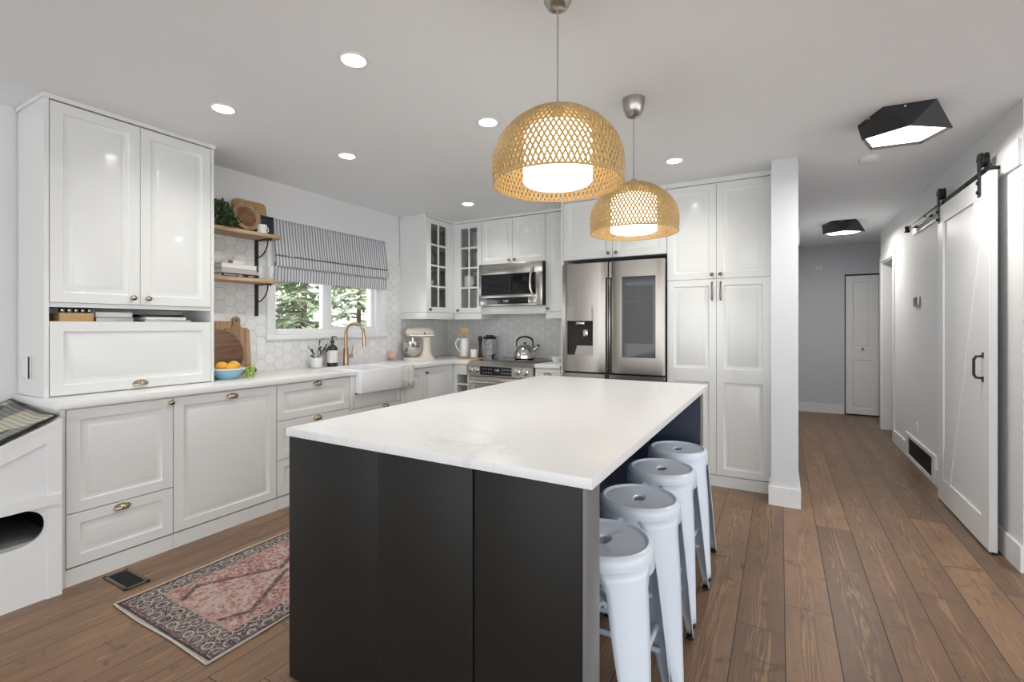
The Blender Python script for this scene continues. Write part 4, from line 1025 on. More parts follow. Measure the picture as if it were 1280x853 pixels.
# ================================================================ GLASS-FRONTED CORNER WALL CABINETS
UY = 4.39; ub = UY + DT; UZ0, UZ1 = 1.425, 2.432
def glass_cab(name, label, mapf, w, body_boxes, knob_u, light_boxes, loc, sgn):
    t = thing(name, label, 'cabinet', loc, 'glass fronted corner wall cabinets')
    b = MB()
    for q in body_boxes: b.box(*q)
    b.build('carcass', M['cab'], t)
    h = UZ1 - UZ0; fw = .058; d = MB()
    def bar(u0, u1, w0, w1, n0=0, n1=.02): d.box(u0, u1, n0, n1, w0, w1, 0, 2, mapf)
    bar(0, fw, 0, h); bar(w - fw, w, 0, h); bar(fw, w - fw, 0, fw); bar(fw, w - fw, h - fw, h)
    bar(w / 2 - .009, w / 2 + .009, fw, h - fw, .004, .017)
    for k in range(1, 4):
        z = fw + (h - 2 * fw) * k / 4; bar(fw, w - fw, z - .009, z + .009, .004, .0165)
    do = d.build('door', M['cab'], t)
    gl = MB().box(fw - .004, w - fw + .004, .007, .0095, fw - .004, h - fw + .004, 0, 2, mapf); gl.build('pane', M['cabglass'], do)
    knob_mb(mapf, knob_u, .028, .02).build('knob', M['pewter'], do)
    pl = MB()
    for q in light_boxes: pl.box(*q, .003)
    pl.build('light_pelmet', M['cab'], t)
    return t
gx0, gx1 = -3.610, HX - DT; gy0, gy1 = 3.905, 4.755; th = .016
yc = UY
glass_cab('glass_cabinet', 'glass fronted wall cabinet in the corner facing away from the window wall', ML(HX - DT, 3.922, UZ0), .385,
    [(gx0, HX, gy0, gy0 + th, UZ0, CEIL - .005), (gx0, gx0 + .01, gy0 + th, gy1, UZ0 + th, UZ1 - th), (gx0, gx1, gy0 + th, gy1, UZ0, UZ0 + th), (gx0, gx1, gy0 + th, gy1, UZ1 - th, CEIL - .005),
     (gx1 - .016, HX, 4.310, yc + .0, UZ0, UZ1), (gx1 - .016, gx1, yc, gy1, UZ0 + th, UZ1 - th), (gx0, gx1 - .03, gy0 + th, gy1, 1.71, 1.722), (gx0, gx1 - .03, gy0 + th, gy1, 1.93, 1.942), (gx0, gx1 - .03, gy0 + th, gy1, 2.165, 2.177), (gx0, HX, gy0 - .006, yc, UZ1 + .006, CEIL - .001)],
    .030, [(gx0, HX, gy0 - .003, yc, 1.352, UZ0 - .003)], (-3.42, 4.3, 1.42), 1)
cx0, cx1 = HX + .001, -2.866
glass_cab('glass_cabinet', 'glass fronted wall cabinet in the corner on the back wall left of the microwave', MK(ub, -3.205, UZ0), .338,
    [(cx0, cx0 + .034, UY + .001, ub + .02, UZ0, UZ1), (cx0, cx0 + .012, ub, gy1, UZ0, UZ1), (cx1 - th, cx1, ub, gy1, UZ0, UZ1), (cx0, cx1, gy1 - .01, gy1, UZ0, UZ1), (cx0, cx1 - th, ub, gy1 - .01, UZ0, UZ0 + th), (cx0, cx1 - th, ub, gy1 - .01, UZ1 - th, CEIL - .005),
     (cx0, cx1 - th, ub + .03, gy1 - .01, 1.71, 1.722), (cx0, cx1 - th, ub + .03, gy1 - .01, 1.93, 1.942), (cx0, cx1 - th, ub + .03, gy1 - .01, 2.165, 2.177), (cx0, cx1, UY + .001, gy1, UZ1 + .006, CEIL - .001)],
    .028, [(cx0 + .001, cx1, UY + .001, gy1, 1.352, UZ0 - .003)], (-3.05, 4.55, 1.42), 1)
# crockery behind the glass
def plates(x, y, z, n, r, label):
    for i in range(n):
        o = MB().lathe([(0, 0), (r * .6, 0), (r * .66, .003), (r, .012), (r, .014), (r * .64, .006), (0, .005)], 28, I(x, y, z + i * .0085)).build('plate', M['white'], None, (x, y, z + i * .0085))
        tag(o, label, 'plate', label)
plates(-3.10, 4.58, 1.442, 5, .085, 'white plates stacked on the bottom shelf of the back glass cabinet')
def bowlo(x, y, z, r, h, label, mat='white'):
    o = MB().lathe([(0, 0), (r * .5, 0), (r * .55, .006), (r, h), (r - .004, h), (r * .5, .012), (0, .01)], 28, I(x, y, z)).build('bowl', M[mat], None, (x, y, z)); return tag(o, label, 'bowl')
t = thing('canister', 'large white lidded canister on the second shelf of the back glass cabinet', 'canister', (-3.13, 4.56, 1.7225))
MB().lathe([(0, 0), (.075, 0), (.08, .01), (.08, .12), (.076, .122), (0, .122)], 28, I(-3.13, 4.56, 1.7225)).build('canister_body', M['white'], t); MB().lathe([(.081, .123), (.081, .135), (.02, .142), (0, .155)], 28, I(-3.13, 4.56, 1.7225)).build('lid', M['white'], t)
bowlo(-2.95, 4.58, 1.7225, .06, .10, 'white bowl on the second shelf of the back glass cabinet')
o = MB().lathe([(0, 0), (.035, 0), (.03, .01), (.008, .03), (.006, .10), (.012, .12), (0, .125)], 18, I(-3.02, 4.49, 1.7225)).build('pepper_grinder', M['blackp'], None, (-3.02, 4.49, 1.7225)); tag(o, 'slim black flared grinder behind glass between canister and bowl', 'grinder')
t = thing('pitcher', 'white pitcher on the third shelf of the back glass cabinet', 'pitcher', (-2.945, 4.56, 1.9425))
MB().lathe([(0, 0), (.04, 0), (.055, .04), (.045, .10), (.05, .135), (.046, .135), (.04, .10), (0, .02)], 24, I(-2.945, 4.56, 1.9425)).build('pitcher_body', M['white'], t); MB().tube([(-2.945 - .05 - .03 * math.sin(a), 4.56, 2.02 - .035 * math.cos(a)) for a in [PI * i / 8 for i in range(9)]], .005, 8).build('handle', M['white'], t)
GG = 'glasses behind the panes of the corner cabinets'
k = 0
for x, y, z, l in [(-3.13, 4.53, 1.9425, 'clear tumbler left of the white pitcher behind glass'), (-3.06, 4.56, 1.9425, 'clear tumbler touching the white pitcher side behind glass'),
                (-3.40, 4.00, 1.9425, 'clear tumbler on the third shelf of the side glass cabinet, window end'), (-3.40, 4.10, 1.9425, 'clear tumbler on the third shelf of the side glass cabinet, middle'), (-3.40, 4.20, 1.9425, 'clear tumbler on the third shelf of the side glass cabinet, corner end'),
                (-3.42, 4.02, 1.7225, 'clear tumbler on the second shelf of the side glass cabinet'), (-3.42, 4.16, 2.1775, 'clear tumbler on the top shelf of the side glass cabinet')]:
    tumbler(x, y, z, .034, .11, l, GG)
bowlo(-3.42, 4.15, 1.7225, .075, .06, 'wide white bowl on the second shelf of the side glass cabinet')
# ================================================================ BACK WALL: MICROWAVE, RANGE, FRIDGE, PANTRY
# cabinet above the microwave
G2 = 'white wall cabinets on the back wall'
t = thing('wall_cabinet', 'white two-door wall cabinet above the microwave', 'cabinet', (-2.47, 4.58, 1.945), G2)
b = MB(); b.box(-2.864, -2.088, ub, 4.755, 1.945, 2.432); b.box(-2.864, -2.088, UY - .006, 4.755, UZ1 + .006, CEIL - .001); b.build('carcass', M['cab'], t)
add_door(t, 'door', MK(ub, -2.862, 1.947), .384, .485, knob=(.352, .035), hw='pewter'); add_door(t, 'door', MK(ub, -2.474, 1.947), .384, .485, knob=(.032, .035), hw='pewter')
bx(-2.864, -2.088, UY - .002, 4.755, 1.405, 1.491, .002).build('hood_panel', M['cab'], t)
# narrow cabinet right of the microwave
t = thing('wall_cabinet', 'narrow tall white wall cabinet between the microwave and the fridge', 'cabinet', (-1.93, 4.58, 1.42), G2)
b = MB(); b.box(-2.086, -1.786, ub, 4.755, UZ0, 2.432); b.box(-2.086, -1.786, UY - .006, 4.755, UZ1 + .006, CEIL - .001); b.build('carcass', M['cab'], t)
add_door(t, 'door', MK(ub, -2.083, UZ0), .294, UZ1 - UZ0, knob=(.030, .030), hw='pewter')
bx(-2.080, -1.788, UY - .004, 4.755, 1.352, UZ0 - .003, .003).build('light_pelmet', M['cab'], t)

# microwave
my = 4.325; mx0, mx1, mz0, mz1 = -2.858, -2.093, 1.494, 1.941
t = thing('microwave', 'stainless over-the-range microwave with black window and curved handle', 'microwave', ((mx0 + mx1) / 2, 4.54, mz0))
bx(mx0 + .004, mx1 - .004, my + .045, 4.755, mz0, mz1).build('case', M['blackp'], t)
f = MK(my + .045, mx0, mz0); Wm = mx1 - mx0; Hm = mz1 - mz0
dm = MB()
for a in ((0, Wm, 0, Hm, 0, .018), (0, Wm, .335, Hm, .018, .045), (0, .028, .115, .335, .018, .045), (Wm - .075, Wm, .0, .335, .018, .045), (0, Wm - .075, .085, .115, .018, .045), (0, .10, 0, .085, .018, .045), (.10, Wm - .075, 0, .018, .018, .045), (Wm - .16, Wm - .075, .018, .085, .018, .045)):
    dm.box(a[0], a[1], a[4], a[5], a[2], a[3], .002, 2, f)
dr = dm.build('door', M['steellight'], t)
MB().box(.028, Wm - .075, .018, .040, .115, .335, 0, 2, f).build('window', M['blackglass'], dr)
MB().box(Wm * .485, Wm * .505, .0395, .041, .12, .33, 0, 2, f).build('window_divider', M['blackp'], dr)
MB().box(.10, Wm - .16, .018, .043, .018, .085, 0, 2, f).build('control_panel', M['blackglass'], dr)
for i in range(6):
    if i in (2, 3): continue
    MB().box(.16 + i * .085, .195 + i * .085, .0425, .0434, .05, .053, 0, 2, f).build('key_mark', M['dtext'], dr)
text('12:30', .028, lambda u, n, w: f(.305 + u, .0435 + n * .3, .038 + w), 'clock_digits', 'display', dr)
hp = MB(); hp.tube([f(Wm - .098, .045, .105), f(Wm - .102, .066, .115), f(Wm - .118, .078, .16), f(Wm - .122, .08, .23), f(Wm - .118, .078, .31), f(Wm - .100, .066, .375), f(Wm - .095, .045, .385)], .0125, 12)
hp.build('handle', M['steel2'], dr)
bx(mx1 + .0005, mx1 + .0025, my + .01, my + .30, mz0, mz1 + .002).build('side_gap', M['gap'], t)

# range
rx0, rx1 = -2.832, -2.068; RWd = rx1 - rx0
t = thing('kitchen_range', 'stainless slide-in range with black glass cooktop and front knobs', 'range', ((rx0 + rx1) / 2, 4.42, 0))
bx(rx0 + .003, rx1 - .003, 4.13, 4.745, .06, .895).build('body', M['steellight'], t)
bx(rx0 + .02, rx1 - .02, 4.16, 4.73, 0, .06).build('kick_base', M['blackp'], t)
ct = MB(); ct.box(rx0 - .0, rx1 + .0, 4.155, 4.757, .9135, .920, .002); ct.build('cooktop', M['blackglass'], t)
bx(rx0 + .003, rx1 - .003, 4.145, 4.75, .895, .9134).build('cooktop_frame', M['steellight'], t)
for x, y, r in ((-2.63, 4.30, .10), (-2.63, 4.60, .075), (-2.27, 4.30, .085), (-2.27, 4.60, .095)):
    MB().lathe([(r, .9202), (r + .002, .9206), (r + .004, .9202)], 40, lambda a, b, c: (x + a, y + b, c)).build('burner_ring', M['dtext'], t)
# slanted control panel (profile in y,z)
cp = MB(); pts = [(4.145, .9134), (4.125, .918), (4.052, .872), (4.052, .775), (4.145, .775)]
cp.prism(pts, lambda u, n, w: (rx0 + n, u, w), 0, RWd)
pnl = cp.build('control_panel', M['steellight'], t)
# face of the panel is the vertical part: knobs and glass sit on y=4.052
f = MK(4.052, rx0, .775)
MB().box(.168, .540, 0, .003, .006, .094, .001, 1, f).build('touch_glass', M['blackglass'], pnl)
MB().box(.160, .548, 0, .0015, .001, .0965, .001, 1, f).build('touch_glass_frame', M['steel2'], pnl)
for i in range(4):
    for j in range(2):
        MB().box(.205 + i * .03, .222 + i * .03, .003, .0036, .03 + j * .035, .033 + j * .035, 0, 2, f).build('key_mark', M['ltext'], pnl)
        MB().box(.43 + i * .028, .445 + i * .028, .003, .0036, .03 + j * .035, .033 + j * .035, 0, 2, f).build('key_mark', M['ltext'], pnl)
text('12:30', .022, lambda u, n, w: f(.345 + u, .0036 + n * .3, .052 + w), 'clock_digits', 'display', pnl)
for u in (.048, .122, .602, .690):
    MB().lathe([(.033, 0), (.033, .006), (.024, .008), (.023, .034), (.019, .038), (0, .038)], 24, lambda x, y, z: f(u + x, z, .05 + y)).build('knob', M['steel2'], pnl)
    MB().box(u - .005, u + .005, .037, .042, .03, .07, .001, 1, f).build('knob_grip', M['steellight'], pnl)
od = MB(); fo = MK(4.125, rx0 + .004, .19); Wd = RWd - .008
for a in ((0, Wd, 0, .565, 0, .02), (0, .07, 0, .565, .02, .045), (Wd - .07, Wd, 0, .565, .02, .045), (.07, Wd - .07, .42, .565, .02, .045), (.07, Wd - .07, 0, .09, .02, .045)): od.box(a[0], a[1], a[4], a[5], a[2], a[3], .002, 2, fo)
od = od.build('oven_door', M['steellight'], t)
MB().box(.07, Wd - .07, .02, .043, .09, .42, 0, 2, fo).build('oven_window', M['blackglass'], od)
h = MB(); h.tube([fo(.03, .085, .515), fo(Wd - .03, .085, .515)], .014, 14)
for u in (.06, Wd - .06): h.tube([fo(u, .045, .515), fo(u, .085, .515)], .009, 10)
h.build('oven_handle', M['steel2'], od)
bx(rx0 + .004, rx1 - .004, 4.08, 4.125, .065, .185, .003).build('storage_drawer', M['steellight'], t)

# open shelf unit between the corner and the range
t = thing('open_shelf_unit', 'narrow white open shelf unit left of the range', 'shelf unit', (-2.91, 4.42, 0))
b = MB(); x0, x1 = -3.046, -2.838
b.box(x0, -2.985, 4.098, 4.755, .088, .872); b.box(x1 - .014, x1, 4.10, 4.755, .088, .872); b.box(-2.985, x1, 4.74, 4.755, .088, .872)
b.box(-2.985, x1 - .014, 4.10, 4.74, .088, .104); b.box(-2.985, x1 - .014, 4.10, 4.74, .855, .872); b.build('carcass', M['cab'], t)
bx(-2.985, x1 - .001, 4.098, 4.118, .765, .868, .002).build('top_panel', M['cab'], t)
for z in (.40, .655): bx(-2.985, x1 - .014, 4.105, 4.74, z, z + .016).build('shelf', M['cab'], t)
bx(x0, x1, 4.11, 4.75, 0, .085).build('plinth', M['cab'], t)
def bottle(x, y0, z, label):
    t = thing('wine_bottle', label, 'bottle', (x, y0, z), 'dark bottles lying in the open shelf unit')
    MB().lathe([(0, 0), (.036, 0), (.038, .004), (.038, .19), (.015, .235), (.014, .30), (0, .30)], 20, lambda a, b, c: (x + a, y0 + .46 - c, z + .0385 + b)).build('glass_body', M['amber'], t)
    MB().lathe([(.0148, .255), (.0152, .304), (0, .304)], 16, lambda a, b, c: (x + a, y0 + .46 - c, z + .0385 + b)).build('foil_cap', M['black'], t)
bottle(-2.930, 4.12, .6715, 'dark bottle on the upper open shelf, corner side'); bottle(-2.895, 4.13, .4165, 'dark bottle lying on the lower open shelf left of the range')

# drawer base right of the range
t = thing('drawer_cabinet', 'narrow white drawer base between the range and the fridge', 'cabinet', (-1.925, 4.42, 0))
bx(-2.060, -1.792, 4.12, 4.755, .088, .872).build('carcass', M['cab'], t); bx(-2.058, -1.794, 4.105, 4.75, 0, .085).build('plinth', M['cab'], t)
add_door(t, 'drawer', MK(4.12, -2.058, .725), .264, .140, cup=(.132, .085)); add_door(t, 'drawer', MK(4.12, -2.058, .41), .264, .311, cup=(.132, .26)); add_door(t, 'drawer', MK(4.12, -2.058, .092), .264, .314, cup=(.132, .26))

# fridge
fy0 = 4.005; fx0, fx1 = -1.742, -.828; FZ = 1.838; FW = fx1 - fx0; fm = fx0 + .438
t = thing('refrigerator', 'stainless french door refrigerator with a water dispenser and a dark glass panel', 'refrigerator', ((fx0 + fx1) / 2, 4.35, 0))
bx(fx0 + .004, fx1 - .004, fy0 + .085, 4.74, .03, 1.815).build('case', M['blackp'], t)
bx(fx0 + .03, fx1 - .03, fy0 + .10, 4.70, 0, .03).build('feet_base', M['blackp'], t)
bx(fx0 + .02, fx1 - .02, fy0 + .05, fy0 + .085, .05, 1.82).build('gasket', M['gap'], t)
def bowed(x0, x1, z0, z1, bow=.012, holes=None, N=12, zs=None):
    """door skin slightly bowed forward; hole = (u0,u1,z0,z1) left open"""
    mb = MB(); xs = sorted(set([x0 + (x1 - x0) * i / N for i in range(N + 1)] + (list(holes[:2]) if holes else []))); zl = sorted(set([z0, z1] + (list(holes[2:]) if holes else [])))
    fr = lambda x: fy0 + bow * ((2 * (x - x0) / (x1 - x0) - 1) ** 2) + (.012 if (x < x0 + 1e-6 or x > x1 - 1e-6) else 0)
    vs = [(x, fr(x), z) for z in zl for x in xs] + [(x, fy0 + .05, z) for z in (z0, z1) for x in (x0, x1)]
    n = len(xs); fs = []
    for i in range(len(zl) - 1):
        for j in range(n - 1):
            cx_ = (xs[j] + xs[j + 1]) / 2; cz = (zl[i] + zl[i + 1]) / 2
            if holes and holes[0] < cx_ < holes[1] and holes[2] < cz < holes[3]: continue
            q = i * n + j; fs.append((q, q + 1, q + n + 1, q + n))
    B = len(zl) * n
    fs.append(list(range(n)) + [B + 1, B]); T = (len(zl) - 1) * n; fs.append([T + j for j in range(n)][::-1] + [B + 2, B + 3])
    fs.append([i * n for i in range(len(zl))] + [B + 2, B]); fs.append([i * n + n - 1 for i in range(len(zl))] + [B + 3, B + 1])
    mb.add(vs, fs)
    if holes:
        a, b, c, d = holes; ring = [(a, c), (b, c), (b, d), (a, d)]; v2 = [(x, fr(x), z) for x, z in ring] + [(x, fy0 + .05, z) for x, z in ring]
        mb.add(v2, [(i, (i + 1) % 4, 4 + (i + 1) % 4, 4 + i) for i in range(4)])
    return mb
gz = .862
hl_ = (fx0 + .056, fx0 + .300, 1.018, 1.325)
ld_ = bowed(fx0, fm - .030, gz + .008, FZ, holes=hl_).build('door', M['steel'], t, smooth=25)
rd_ = bowed(fm + .030, fx1, gz + .008, FZ, .006, holes=(fm + .125, fx1 - .070, 1.010, 1.700)).build('door', M['steel'], t, smooth=25)
# recessed handles along the middle: dark slots with a grip lip
for (a, b, p) in ((fm - .030, fm - .004, ld_), (fm + .004, fm + .030, rd_)):
    m = MB(); m.box(a, b, fy0 + .022, fy0 + .05, gz + .008, 1.695); m.box(a, b, fy0 + .013, fy0 + .05, 1.695, FZ); m.build('handle_recess', M['steel'] if False else M['blackp'], p)
MB().box(fm - .029, fm - .006, fy0 + .0125, fy0 + .018, 1.70, FZ - .001).build('handle_cap', M['steel'], ld_)
MB().box(fm + .006, fm + .029, fy0 + .0125, fy0 + .018, 1.70, FZ - .001).build('handle_cap', M['steel'], rd_)
MB().box(fm - .012, fm - .005, fy0 + .016, fy0 + .024, gz + .02, 1.69, .002).build('handle_grip', M['nickel'], ld_)
MB().box(fm + .005, fm + .012, fy0 + .014, fy0 + .024, gz + .02, 1.69, .002).build('handle_grip', M['steel2'], rd_)
# dispenser
a, b_, c, d_ = hl_
ds = MB(); ds.box(a, b_, fy0 + .085, fy0 + .089, c, d_); ds.box(a, a + .003, fy0 + .045, fy0 + .085, c, d_); ds.box(b_ - .003, b_, fy0 + .045, fy0 + .085, c, d_); ds.box(a, b_, fy0 + .045, fy0 + .085, d_ - .003, d_)
dp = ds.build('dispenser', M['blackglass'], t)
m = MB(); m.prism([(a + .058, c), (b_ - .004, c), (b_ - .010, c + .150), (b_ - .065, c + .165), (a + .100, c + .165), (a + .085, c + .12)], lambda u, n, w: (u, fy0 + .083 - n - (.03 * (1 - (w - c) / .165)), w), 0, .018); m.build('drip_ramp', M['nickel'], dp)
m = MB(); m.box(a + .078, a + .165, fy0 + .010, fy0 + .07, d_ - .012, d_ + .042, .004); m.build('nozzle_cover', M['blackp'], dp)
m = MB(); m.box(a + .080, a + .163, fy0 + .006, fy0 + .05, d_ - .035, d_ - .010, .005); m.build('nozzle', M['steel2'], dp)
m = MB(); m.box(a + .10, a + .20, fy0 + .065, fy0 + .085, c + .16, d_ - .03, .003); m.build('lever_column', M['nickel'], dp)
m = MB(); m.box(a + .135, a + .180, fy0 + .045, fy0 + .07, c + .165, c + .225, .006); m.build('lever', M['steel2'], dp)
ov = MB().box(a - .004, b_ + .004, fy0 + .0005 + .0015, fy0 + .004, d_ + .001, d_ + .130, 0); ov.build('dispenser_panel', M['steel'], dp)
# glass panel in the right door
ga, gb, gc, gd = fm + .125, fx1 - .070, 1.010, 1.700
m = MB(); m.box(ga, gb, fy0 + .010, fy0 + .03, gc, gd); gp = m.build('glass_panel', M['blackglass'], rd_)
MB().box(ga + .025, gb - .025, fy0 + .0085, fy0 + .0105, gc + .12, gd - .075).build('mirror_area', M['greyglass'], gp)
for z in (1.485, 1.55): MB().box(ga + .03, gb - .10, fy0 + .0078, fy0 + .0088, z, z + .003).build('inner_shelf_line', M['dtext'], gp)
text('SAMSUNG', .017, lambda u, n, w: (fx1 - .165 + u, fy0 + .004 - n, 1.787 + w), 'lettering', 'dtext', rd_)
dz = bowed(fx0, fx1, .06, gz - .008, .008, N=16).build('freezer_drawer', M['steel'], t, smooth=25)
bx(fm - .030, fm + .012, fy0 - .002, fy0 + .012, gz - .09, gz - .0085).build('drawer_centre_recess', M['blackp'], dz)

# cabinet over the fridge with its left end panel
G3 = 'white full-height cabinets around the fridge'
t = thing('fridge_cabinet', 'white cabinet over the fridge with two doors and an end panel', 'cabinet', (-1.29, 4.44, 1.88), G3)
b = MB(); b.box(-1.762, -.826, 4.12, 4.755, 1.888, 2.425); b.box(-1.786, -1.762, 4.098, 4.755, 0, CEIL - .005); b.box(-1.788, -.826, 4.094, 4.755, 2.425, CEIL - .001); b.build('carcass', M['cab'], t)
add_door(t, 'door', MK(4.12, -1.759, 1.890), .463, .530, knob=(.430, .036), hw='pewter'); add_door(t, 'door', MK(4.12, -1.293, 1.890), .464, .530, knob=(.034, .036), hw='pewter')

# pantry
t = thing('pantry_cabinet', 'tall white four-door pantry cabinet between the fridge and the hallway wall', 'cabinet', (-.44, 4.44, 0), G3)
b = MB(); b.box(-.8245, -.057, 4.12, 4.755, .088, 2.425); b.box(-.8245, -.057, 4.094, 4.755, 2.425, CEIL - .001); b.box(-.063, -.0555, 4.098, 4.12, .0, 2.425); b.build('carcass', M['cab'], t)
bx(-.8245, -.057, 4.100, 4.75, 0, .085).build('plinth', M['cab'], t)
pw = .378
for i in range(2):
    x = -.822 + i * (pw + .003)
    ld = add_door(t, 'door', MK(4.12, x, .092), pw, 1.562, split=.79)
    f = MK(4.10, x, .092); u = pw - .030 if i == 0 else .030
    h = MB(); h.tube([f(u, 0, 1.535), f(u, .020, 1.530), f(u, .024, 1.505), f(u, .024, 1.425), f(u, .020, 1.400), f(u, .006, 1.394)], [.005, .005, .0055, .0075, .007, .006], 10); h.sphere(f(u, .004, 1.535), .008, 12, 8)
    h.build('pull_handle', M['pewter'], ld)
    add_door(t, 'door', MK(4.12, x, 1.658), pw, .762, knob=(u, .034), hw='pewter')

# ================================================================ THINGS ON THE BACK WORKTOP
# stand mixer
mxp = Vector((-3.395, 4.075)); ang = math.atan2(-.205, -.125)
ca, sa = math.cos(ang), math.sin(ang)
def MX(l, s_, z): return (mxp.x + l * ca - s_ * sa, mxp.y + l * sa + s_ * ca, ZC + z)      # l towards the bowl, s sideways
t = thing('stand_mixer', 'cream stand mixer with a bowl in the back corner of the worktop', 'mixer', (mxp.x, mxp.y, ZC))
b = MB()
pts = [(.085 * math.cos(a) - .02, .085 * math.sin(a)) for a in [PI / 2 + PI * i / 12 for i in range(13)]] + [(.17 + .075 * math.cos(a), .075 * math.sin(a)) for a in [-PI / 2 + PI * i / 12 for i in range(13)]]
b.prism(pts, lambda u, n, w: MX(u, w, n), 0, .028)
rows = []
for z, l, rl_, rs in ((.026, 0, .082, .072), (.06, -.005, .062, .055), (.12, -.008, .050, .046), (.19, -.004, .050, .048), (.245, 0, .058, .055)):
    rows.append([MX(l + rl_ * math.cos(2 * PI * i / 24), rs * math.sin(2 * PI * i / 24), z) for i in range(24)])
vs = [p for r_ in rows for p in r_]; fs = [(k * 24 + i, k * 24 + (i + 1) % 24, k * 24 + 24 + (i + 1) % 24, k * 24 + 24 + i) for k in range(4) for i in range(24)]
b.add(vs, fs); b.build('stand', M['cream'], t)
hd = MB(); prof = [(0, -.095), (.035, -.088), (.056, -.060), (.064, -.01), (.065, .06), (.062, .12), (.055, .175), (.044, .205), (.020, .222), (0, .225)]
hd.lathe(prof, 28, lambda a, b_, c: MX(c, a * .92, .292 + b_ * .95)); hd.build('motor_head', M['cream'], t)
MB().box(-.085, .20, -.0615, .0615, .262, .270, .002, 1, MX).build('trim_band', M['steel2'], t)
MB().sphere(MX(.222, 0, .292), .018, 14, 10).build('attachment_hub', M['steel2'], t)
MB().sphere(MX(.03, .062, .285), .010, 12, 8).build('speed_knob', M['blackp'], t)
MB().tube([MX(.145, 0, .24), MX(.145, 0, .20)], .016, 12).build('beater_shaft', M['steel2'], t)
bw = MB().lathe([(0, .032), (.050, .032), (.052, .040), (.078, .065), (.096, .105), (.102, .150), (.103, .190), (.106, .192), (.100, .192), (.098, .15), (.07, .07), (0, .05)], 36, lambda a, b_, c: MX(.150 + a, b_, c)).build('bowl', M['steel2'], t)
MB().tube([MX(.15 + .03, -.098, .165), MX(.19, -.135, .155), MX(.19, -.140, .11), MX(.17, -.090, .10)], .007, 8).build('bowl_handle', M['cream'], bw)

# wooden tray with jug, jar, pepper mill
t = thing('wooden_tray', 'light wooden board on the worktop left of the range', 'tray', (-3.01, 4.41, ZC))
tb = MB(); pts = [(-3.20 + .02, 4.36), (-2.865, 4.30), (-2.852, 4.315), (-2.852, 4.45), (-2.865, 4.465), (-3.10, 4.56), (-3.19, 4.54), (-3.21, 4.46)]
tb.prism(pts, lambda u, n, w: (u, w, ZC + n), .0005, .018); tb.build('board', M['bamboo'], t)
ZT = ZC + .0183
jx, jy = -3.155, 4.475
t = thing('utensil_jug', 'tall white jug on the wooden board left of the range', 'jug', (jx, jy, ZT))
MB().lathe([(0, 0), (.052, 0), (.055, .004), (.054, .08), (.052, .17), (.054, .205), (.051, .207), (.048, .17), (.048, .02), (0, .015)], 30, I(jx, jy, ZT)).build('jug_body', M['white'], t)
vdx, vdy = -.87, -.49
MB().tube([(jx + vdx * (.050 + .052 * math.sin(a)), jy + vdy * (.050 + .052 * math.sin(a)), ZT + .125 - .068 * math.cos(a) + .02 * math.sin(a)) for a in [PI * i / 12 for i in range(13)]], .0075, 10).build('jug_handle', M['white'], t)
for i, (dx_, dy_, L, kind, lab) in enumerate([(-.036, -.018, .325, 's', 'wooden spoon leaning left in the white jug'), (-.014, .028, .345, 's', 'wooden spoon standing second from the left in the jug'), (.002, -.020, .325, 'p', 'flat wooden spatula in the middle of the jug'), (.020, .026, .320, 's', 'wooden spoon right of the middle in the jug'), (.038, -.006, .325, 'p', 'flat wooden turner leaning right in the white jug')]):
    t = thing('wooden_spoon' if kind == 's' else 'wooden_spatula', lab, 'utensil', (jx, jy, ZT), 'wooden utensils in the white jug')
    a0 = Vector((jx + dx_ * .75, jy + dy_ * .75, ZT + .030)); a1 = Vector((jx + dx_, jy + dy_, ZT + L)); d = (a1 - a0).normalized(); m = MB()
    m.tube([a0, a0.lerp(a1, .8)], .0048, 8)
    e1 = a0.lerp(a1, .86)
    if kind == 's':
        m.sphere(a0.lerp(a1, .90), .025, 14, 8, (.85, .45, 1.4))
    else:
        sd_ = Vector((.87, .49, 0)); pp = a0.lerp(a1, .78); qq = a1
        m.add([pp + sd_ * .008, pp - sd_ * .008, qq - sd_ * .024, qq + sd_ * .024] + [v_ + Vector((-.49, .87, 0)) * .004 for v_ in (pp + sd_ * .008, pp - sd_ * .008, qq - sd_ * .024, qq + sd_ * .024)], [(0, 1, 2, 3), (7, 6, 5, 4), (0, 4, 5, 1), (1, 5, 6, 2), (2, 6, 7, 3), (3, 7, 4, 0)])
    m.build('utensil_body', M['utensil'], t)
o = MB().lathe([(0, 0), (.034, 0), (.040, .006), (.042, .085), (.039, .087), (.036, .08), (0, .075)], 26, I(-2.955, 4.375, ZT)).build('small_pot', M['white'], None, (-2.955, 4.375, ZT)); tag(o, 'small plain white pot on the wooden board in front of the pepper mill', 'pot')
t = thing('pepper_mill', 'tall black pepper mill on the wooden board', 'pepper mill', (-2.905, 4.425, ZT))
MB().lathe([(0, 0), (.024, 0), (.025, .01), (.018, .05), (.015, .10), (.017, .15), (.020, .170), (.020, .174), (0, .174)], 24, I(-2.905, 4.425, ZT)).build('mill_body', M['blackp'], t)
MB().lathe([(.016, .175), (.025, .185), (.028, .205), (.022, .228), (.008, .236), (0, .238)], 24, I(-2.905, 4.425, ZT)).build('mill_head', M['blackp'], t)
t = thing('oil_jar', 'tiny jar with a reddish lid on the board between jug and pot', 'jar', (-3.035, 4.455, ZT))
MB().lathe([(0, 0), (.022, 0), (.024, .004), (.024, .05), (0, .05)], 20, I(-3.03, 4.46, ZT)).build('jar_body', M['grape'], t); MB().lathe([(.024, .0505), (.024, .068), (0, .069)], 20, I(-3.03, 4.46, ZT)).build('lid', M['pink'], t)
t = thing('tin_canister', 'tall tin canister with dark leaf pattern and black lid behind the board', 'canister', (-2.92, 4.60, ZC))
MB().box(-2.958, -2.845, 4.575, 4.665, ZC, ZC + .215, .004).build('canister_body', M['print'], t)
